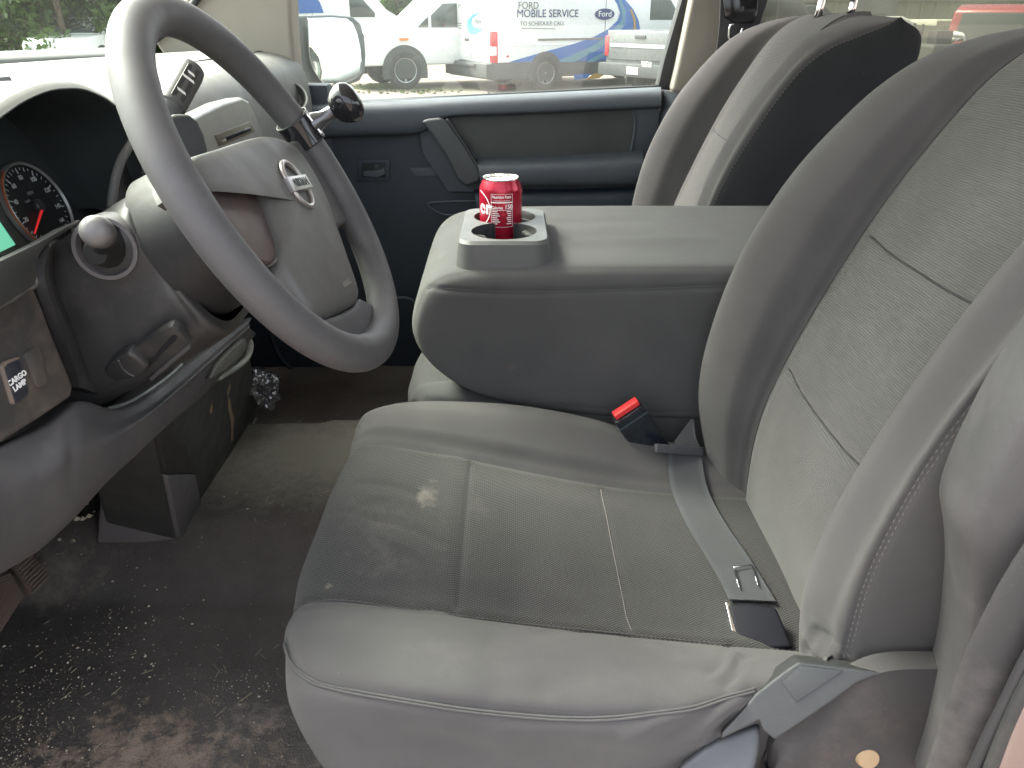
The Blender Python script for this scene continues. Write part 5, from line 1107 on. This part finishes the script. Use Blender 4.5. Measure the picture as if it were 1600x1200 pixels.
# second white van on the left and a white crew-cab pickup in front of it
van2 = cargo_van((-9.9, 29.5), 4, 'white van farther left with a blue patch, half hidden by the outside mirror')
o2_, n2_ = van2.side_px(0, .012)
decal('blue_patch', [(440, -10), (490, -10), (500, 4), (506, 20), (440, 22)], o2_, n2_, m_blue, van2.root)
def pickup(O, ang, paintm, label, r=.40, group='pickup trucks in the lot'):
    v = Veh('pickup_truck', O, ang, label, 'pickup truck', group); Wd = 1.95     # origin at the rear right corner on the ground
    v.slab('bed', [(0, .60), (.02, 1.26), (2.05, 1.26), (2.05, .55)], 0, Wd, paintm, None, .03)
    v.slab('cab_body', [(2.05, .50), (2.05, 1.26), (4.55, 1.26), (5.75, 1.20), (5.85, 1.05), (5.86, .50)], 0, Wd, paintm, None, .05)
    v.slab('cab_roof', [(2.08, 1.24), (2.22, 1.84), (2.5, 1.92), (3.9, 1.90), (4.72, 1.24)], .09, Wd-.09, paintm, None, .06)
    for y0, y1 in ((.078, .10), (Wd-.10, Wd-.078)):
        v.slab('side_window', [(2.25, 1.28), (2.36, 1.76), (3.05, 1.78), (3.05, 1.28)], y0, y1, m_cg, None, .003)
        v.slab('side_window', [(3.15, 1.28), (3.15, 1.78), (3.86, 1.76), (4.15, 1.52), (4.15, 1.28)], y0, y1, m_cg, None, .003)
        v.slab('vent_window', [(4.22, 1.28), (4.22, 1.50), (4.46, 1.30), (4.46, 1.28)], y0, y1, m_cg, None, .002)
    v.cross('rear_window', [(.25, 1.35), (.32, 1.76), (Wd-.32, 1.76), (Wd-.25, 1.35)], 2.10, 2.13, m_cg)
    for x in (1.15, 4.85):
        for y, sd in ((0, -1), (Wd, 1)): v.arch(x, y, r, sd, m_clad, .03, 1.32); v.wheel(x, y+sd*.035, r, sd, spokes=8)
    for y0 in (-.05, Wd-.0): v.bx('marker_lamp', (4.75, y0, 1.02), (4.95, y0+.05, 1.07), m_amb, None, .005)
    t = v.bx('tailgate', (-.03, .10, .72), (.02, Wd-.10, 1.24), paintm, None, .02)
    v.bx('tailgate_panel', (-.04, .16, .95), (-.02, Wd-.16, 1.02), m_sp, t, .006); v.bx('tailgate_handle', (-.05, Wd/2-.14, 1.12), (-.02, Wd/2+.14, 1.18), m_clad, t, .006)
    b_ = v.bx('rear_bumper', (-.20, -.01, .42), (0, Wd+.01, .66), m_clad, None, .03)
    for y0 in (-.005, Wd-.10): v.bx('tail_lamp', (-.035, y0, .78), (.15, y0+.105, 1.16), m_tail, None, .015)
    v.bx('number_plate', (-.21, Wd/2-.16, .47), (-.195, Wd/2+.16, .61), m_sp, b_, .004)
    v.bx('front_bumper', (5.80, .0, .40), (5.98, Wd, .68), m_sp, None, .03)
    for y0 in (.05, Wd-.40): v.bx('headlight', (5.82, y0, .85), (5.88, y0+.35, 1.08), m_clear, None, .02)
    return v
pk = pickup((1.15, 22.6), 205, m_wp, 'white crew cab pickup with black wheel arches beside the outside mirror', .40)
pk3 = pickup((3.15, 15.8), 38, m_gp, 'grey pickup seen from behind its tailgate in front of the lettered van', .38)
for i, (u, v) in enumerate(((1010, 98), (1010, 103), (1003, 104))):
    q = PP(u, v, pk3.P(-.204, 0, 0), -pk3.x); 
    if i < 2: text('bumper_lettering', ('KEEP IT', 'ROLLING')[i][:0]+('SHOP LA', 'TRUCKS')[i], .07, (q, -pk3.y, pk3.z, -pk3.x), m_white, pk3.root, ext=.001)
# right hand group seen through the tinted rear side window
def suv(O, ang, paintm, label, L=4.4, Wd=1.85, H=1.72, kind='suv'):
    v = Veh('parked_'+kind, O, ang, label, kind if kind != 'suv' else 'car'); 
    v.slab('body', [(0, .40), (-.02, .95), (.03, 1.02), (3.25, 1.02), (4.2, .92), (4.36, .75), (4.36, .40)], 0, Wd, paintm, None, .06)
    v.slab('roof', [(.02, 1.0), (.18, H-.10), (.40, H), (2.3, H), (3.25, 1.0)], .08, Wd-.08, paintm, None, .07)
    for y0, y1 in ((.066, .09), (Wd-.09, Wd-.066)):
        v.slab('side_window', [(.22, 1.08), (.34, H-.14), (.98, H-.12), (.98, 1.06)], y0, y1, m_cg, None, .003)
        v.slab('side_window', [(1.08, 1.06), (1.08, H-.12), (1.78, H-.12), (1.78, 1.05)], y0, y1, m_cg, None, .003)
        v.slab('side_window', [(1.88, 1.05), (1.88, H-.12), (2.26, H-.13), (2.95, 1.05)], y0, y1, m_cg, None, .003)
    v.cross('rear_window', [(.22, 1.10), (.30, H-.14), (Wd-.30, H-.14), (Wd-.22, 1.10)], .035, .085, m_cg)
    sl = np.array([.95, -(H-1.0)]); sl_n = np.linalg.norm(sl); sl = sl/sl_n; e_ = v.x*sl[0]+v.z*sl[1]; n_ = np.cross(v.y, e_)*-1
    n_ = n_ if n_[2] > 0 else -n_
    box('windscreen', v.P(2.3, Wd/2, H)+e_*sl_n*.52+n_*.005, (sl_n*.80, Wd-.42, .02), m_cg, v.root, .004, ax=(e_, v.y, n_))
    v.bx('rear_bumper', (-.12, -.01, .38), (.05, Wd+.01, .66), m_clad, None, .04)
    for y0 in (-.005, Wd-.12): v.bx('tail_lamp', (-.035, y0, .75), (.10, y0+.125, 1.0), m_tail, None, .02)
    for x in (.80, 3.45):
        for y, sd in ((0, -1), (Wd, 1)): v.arch(x, y, .33, sd, m_clad, .015, 1.22); v.wheel(x, y+sd*.02, .33, sd, .2, 5)
    tube('roof_rail', [v.P(.4, .2, H+.04), v.P(2.2, .2, H+.04)], .02, m_clad, v.root, 8, 4)
    return v
suv((9.35, 14.6), 42, m_rp, 'red SUV with dark windows parked at the far right')
suv((4.7, 18.6), 8, m_dp, 'dark grey car whose roof shows behind the passenger headrest posts')
suv((9.6, 21.0), 170, m_wp, 'white rounded car beyond the far side of the passenger seat', H=1.5)
# awning over a workbench, black machine, white panel
aw = empty('shop_awning', tuple(PY(1460, 60, 19)), label='pale canopy on thin posts beside the workshop wall', cat='awning')
A0 = PY(1427, 40, 19.); 
box('canopy', PY(1462, 35, 20.), (1.15, 2.4, .12), simple('canopy_cream', (.55, .56, .48), .7), aw, .03)
for u_ in (1440, 1488): q = PY(u_, 50, 19.); box('post', (q[0], 19., (PY(u_, 38, 19.)[2]+G)/2), (.05, .05, PY(u_, 38, 19.)[2]-G), m_clad, aw, .005)
mc = empty('shop_machine', tuple(PY(1465, 100, 11)), label='black compressor with pipes standing by the canopy', cat='machine')
q = PY(1468, 88, 11.); 
box('machine_body', q, (.48, .5, .30), m_clad, mc, .05, seg=3); tube('machine_tank', [q+np.array([-.24, -.2, -.22]), q+np.array([.34, -.2, -.22])], .13, m_dark, mc, 20, 8)
box('machine_head', q+np.array([-.05, 0, .22]), (.22, .25, .18), m_dark, mc, .03); tube('machine_pipe', [q+np.array([.05, -.1, .25]), q+np.array([.18, -.16, .22]), q+np.array([.20, -.22, .0])], .018, m_alloy, mc, 8, 20)
for dx in (-.2, .2): box('machine_leg', (q[0]+dx, q[1], (q[2]-.25+G)/2), (.06, .3, q[2]-.25-G), m_clad, mc, .01)
wp = empty('white_panel_stack', tuple(PY(1478, 70, 13)), label='white folded cover lying on dark crates between the canopy and the red SUV', cat='cover')
q = PY(1480, 59, 13.); bm = bmesh.new(); bmesh.ops.create_icosphere(bm, subdivisions=4, radius=1)
for v in bm.verts:
    f = 1+.35*mn.noise(v.co*2.1); v.co = Vector((q[0]+v.co.x*.22*f, q[1]+v.co.y*.25*f, q[2]+v.co.z*.075*f+v.co.x*.04))
from_bm('cover_sheet', bm, m_wp, wp)
box('crate', (q[0], q[1], (q[2]-.08+G)/2), (.42, .5, q[2]-.08-G), m_clad, wp, .02)
bd_ = empty('workshop_building', (16, 27, G), label='long pale metal workshop wall behind the parked cars on the right', cat='building')
m_wall = plastic('wall_cream', (.40, .40, .33), .7, .08, 3, .002)
box('wall', (19.0, 27, G+2.2), (26, 6, 4.4), m_wall, bd_, .03)
bm = bmesh.new()
for i in range(64): box('r', (6.3+i*.4, 23.98, G+2.2), (.06, .05, 4.3), None, bevel=0, bm=bm)
from_bm('wall_rib', bm, m_wall, bd_, False)
box('roof_edge', (19.0, 23.9, G+4.45), (26.4, .5, .22), simple('roof_white', (.65, .65, .58), .6), bd_, .02)
for x_, w_, h_ in ((10.2, 1.1, 2.1), (16.5, 3.2, 3.0)):
    d_o = box('door', (x_, 23.93, G+h_/2), (w_, .08, h_), simple('door_grey', (.22, .23, .22), .6), bd_, .01); box('handle', (x_+w_*.38, 23.87, G+1.0), (.06, .05, .14), m_clad, d_o, .005)
box('wall_band', (19, 23.95, G+1.9), (25.6, .09, .10), simple('band', (.30, .31, .27), .6), bd_, .01)
# ------------------------------------------------------------ trees and far wood
m_leaf, nt, b = M_('leaves'); p = geo(nt)
ng_ = nt.nodes.new('ShaderNodeObjectInfo')
c = ramp(nt, nz(nt, 2.2, 3, p), [(.3, (.028, .065, .012)), (.7, (.085, .15, .025))]); nt.links.new(c, b.inputs['Base Color']); b.inputs['Roughness'].default_value = .6
tr_ = nt.nodes.new('ShaderNodeBsdfTranslucent'); nt.links.new(c, tr_.inputs[0]); mx = nt.nodes.new('ShaderNodeMixShader'); mx.inputs[0].default_value = .35
nt.links.new(b.outputs[0], mx.inputs[1]); nt.links.new(tr_.outputs[0], mx.inputs[2]); nt.links.new(mx.outputs[0], nt.nodes['Material Output'].inputs[0])
m_bark = plastic('bark', (.10, .075, .055), .9, .3, 30, .01)
def leaves(cl, n, size, rg):
    cs_ = np.array([c for c, r in cl]); rs_ = np.array([r for c, r in cl]); k = rg.integers(0, len(cl), n)
    d = rg.normal(size=(n, 3)); d /= np.linalg.norm(d, axis=1, keepdims=True); P = cs_[k]+d*(rs_[k]*rg.uniform(.35, 1.05, n)**.5)[:, None]*np.array([1, 1, .8])
    a = rg.normal(size=(n, 3)); a /= np.linalg.norm(a, axis=1, keepdims=True); b2 = np.cross(a, rg.normal(size=(n, 3))); b2 /= np.linalg.norm(b2, axis=1, keepdims=True)
    s = (size*rg.uniform(.6, 1.4, n))[:, None]; V = np.stack([P-a*s, P+b2*s*.5, P+a*s, P-b2*s*.5], 1).reshape(-1, 3)
    return V, [[4*i, 4*i+1, 4*i+2, 4*i+3] for i in range(n)]
def tree(x, y, h, sp, seed, label, n=5000, low=.25, name='leafy_tree'):
    rg = np.random.default_rng(seed); root = empty(name, (x, y, G), label=label, cat='tree', group='trees beyond the windshield')
    top = np.array([x+rg.normal()*.2, y, G+h*.8]); tube('trunk', [(x, y, G-.1), (x+.05, y, G+h*.4), top], [.05*h/2, .035*h/2, .01], m_bark, root, 8, 14)
    cl = []
    for i in range(26):
        z = low+(1-low)*rg.random(); rad = sp*(1-.6*abs(z-.5)**1.3)*rg.uniform(.2, .9); a = rg.uniform(0, 6.28)
        c_ = np.array([x+rad*math.cos(a), y+rad*math.sin(a), G+h*z]); cl.append((c_, sp*rg.uniform(.22, .42)))
        if i % 3 == 0: tube('limb', [(x, y, G+h*z*.6), (c_+np.array([x, y, G+h*z*.7]))/2, c_], [.022*h/2, .012*h/2, .004], m_bark, root, 6, 8)
    V, F = leaves(cl, n, .11, rg); mesh('crown', V, F, m_leaf, root, False)
lab = ['leftmost tall leafy tree beyond the windshield', 'second leafy tree from the left beyond the windshield', 'broad leafy tree right behind the dash top', 'bright green bushy tree beyond the windshield', 'leafy tree beside the white parked car', 'rounded leafy tree next to the steering wheel rim', 'leafy tree half hidden by the steering wheel', 'small leafy tree near the beige front pillar', 'leafy tree seen over the white vans']
for i, (d, u) in enumerate(((27, -60), (24, 10), (29, 60), (23, 95), (27, 150), (25, 200), (28, 250), (26, 300), (34, 620))):
    q = PY(u, 40, d*1.07); tree(q[0], q[1], (6.5, 5, 7, 4.2, 6, 5.5, 6.5, 5, 4.6)[i], (2.6, 2.3, 2.8, 2.2, 2.5, 2.4, 2.6, 2.2, 1.3)[i], 20+i, lab[i], 7000, .06)
q = PY(133, 75, 26.); suv((q[0], 28.), 262, m_wp, 'white car seen through the windshield beside the steering wheel rim', H=1.45)
rg = np.random.default_rng(5)
cl = [(np.array([x, 52+rg.normal()*4+abs(x)*.1, G+rg.uniform(.3, 5.0)]), rg.uniform(1.2, 2.4)) for x in np.linspace(-60, 45, 150)]
V, F = leaves(cl, 26000, .42, rg); tag(mesh('far_woods', V, F, m_leaf, None, False), 'continuous strip of far green woods along the edge of the lot', 'woods', kind='stuff')
cl = [(np.array([rg.normal(-3.25, .35), rg.normal(18.9, .2), G+.03]), .10) for _ in range(40)]+[(np.array([rg.normal(-2.3, .8), rg.normal(18.1, .3), G]), .03) for _ in range(60)]
V, F = leaves(cl, 6000, .018, rg); tag(mesh('weeds', V, F, simple('weed_green', (.085, .11, .025), .7), None, False), 'yellow green weeds growing on the gravel near the white pickup wheel', 'weeds', kind='stuff')
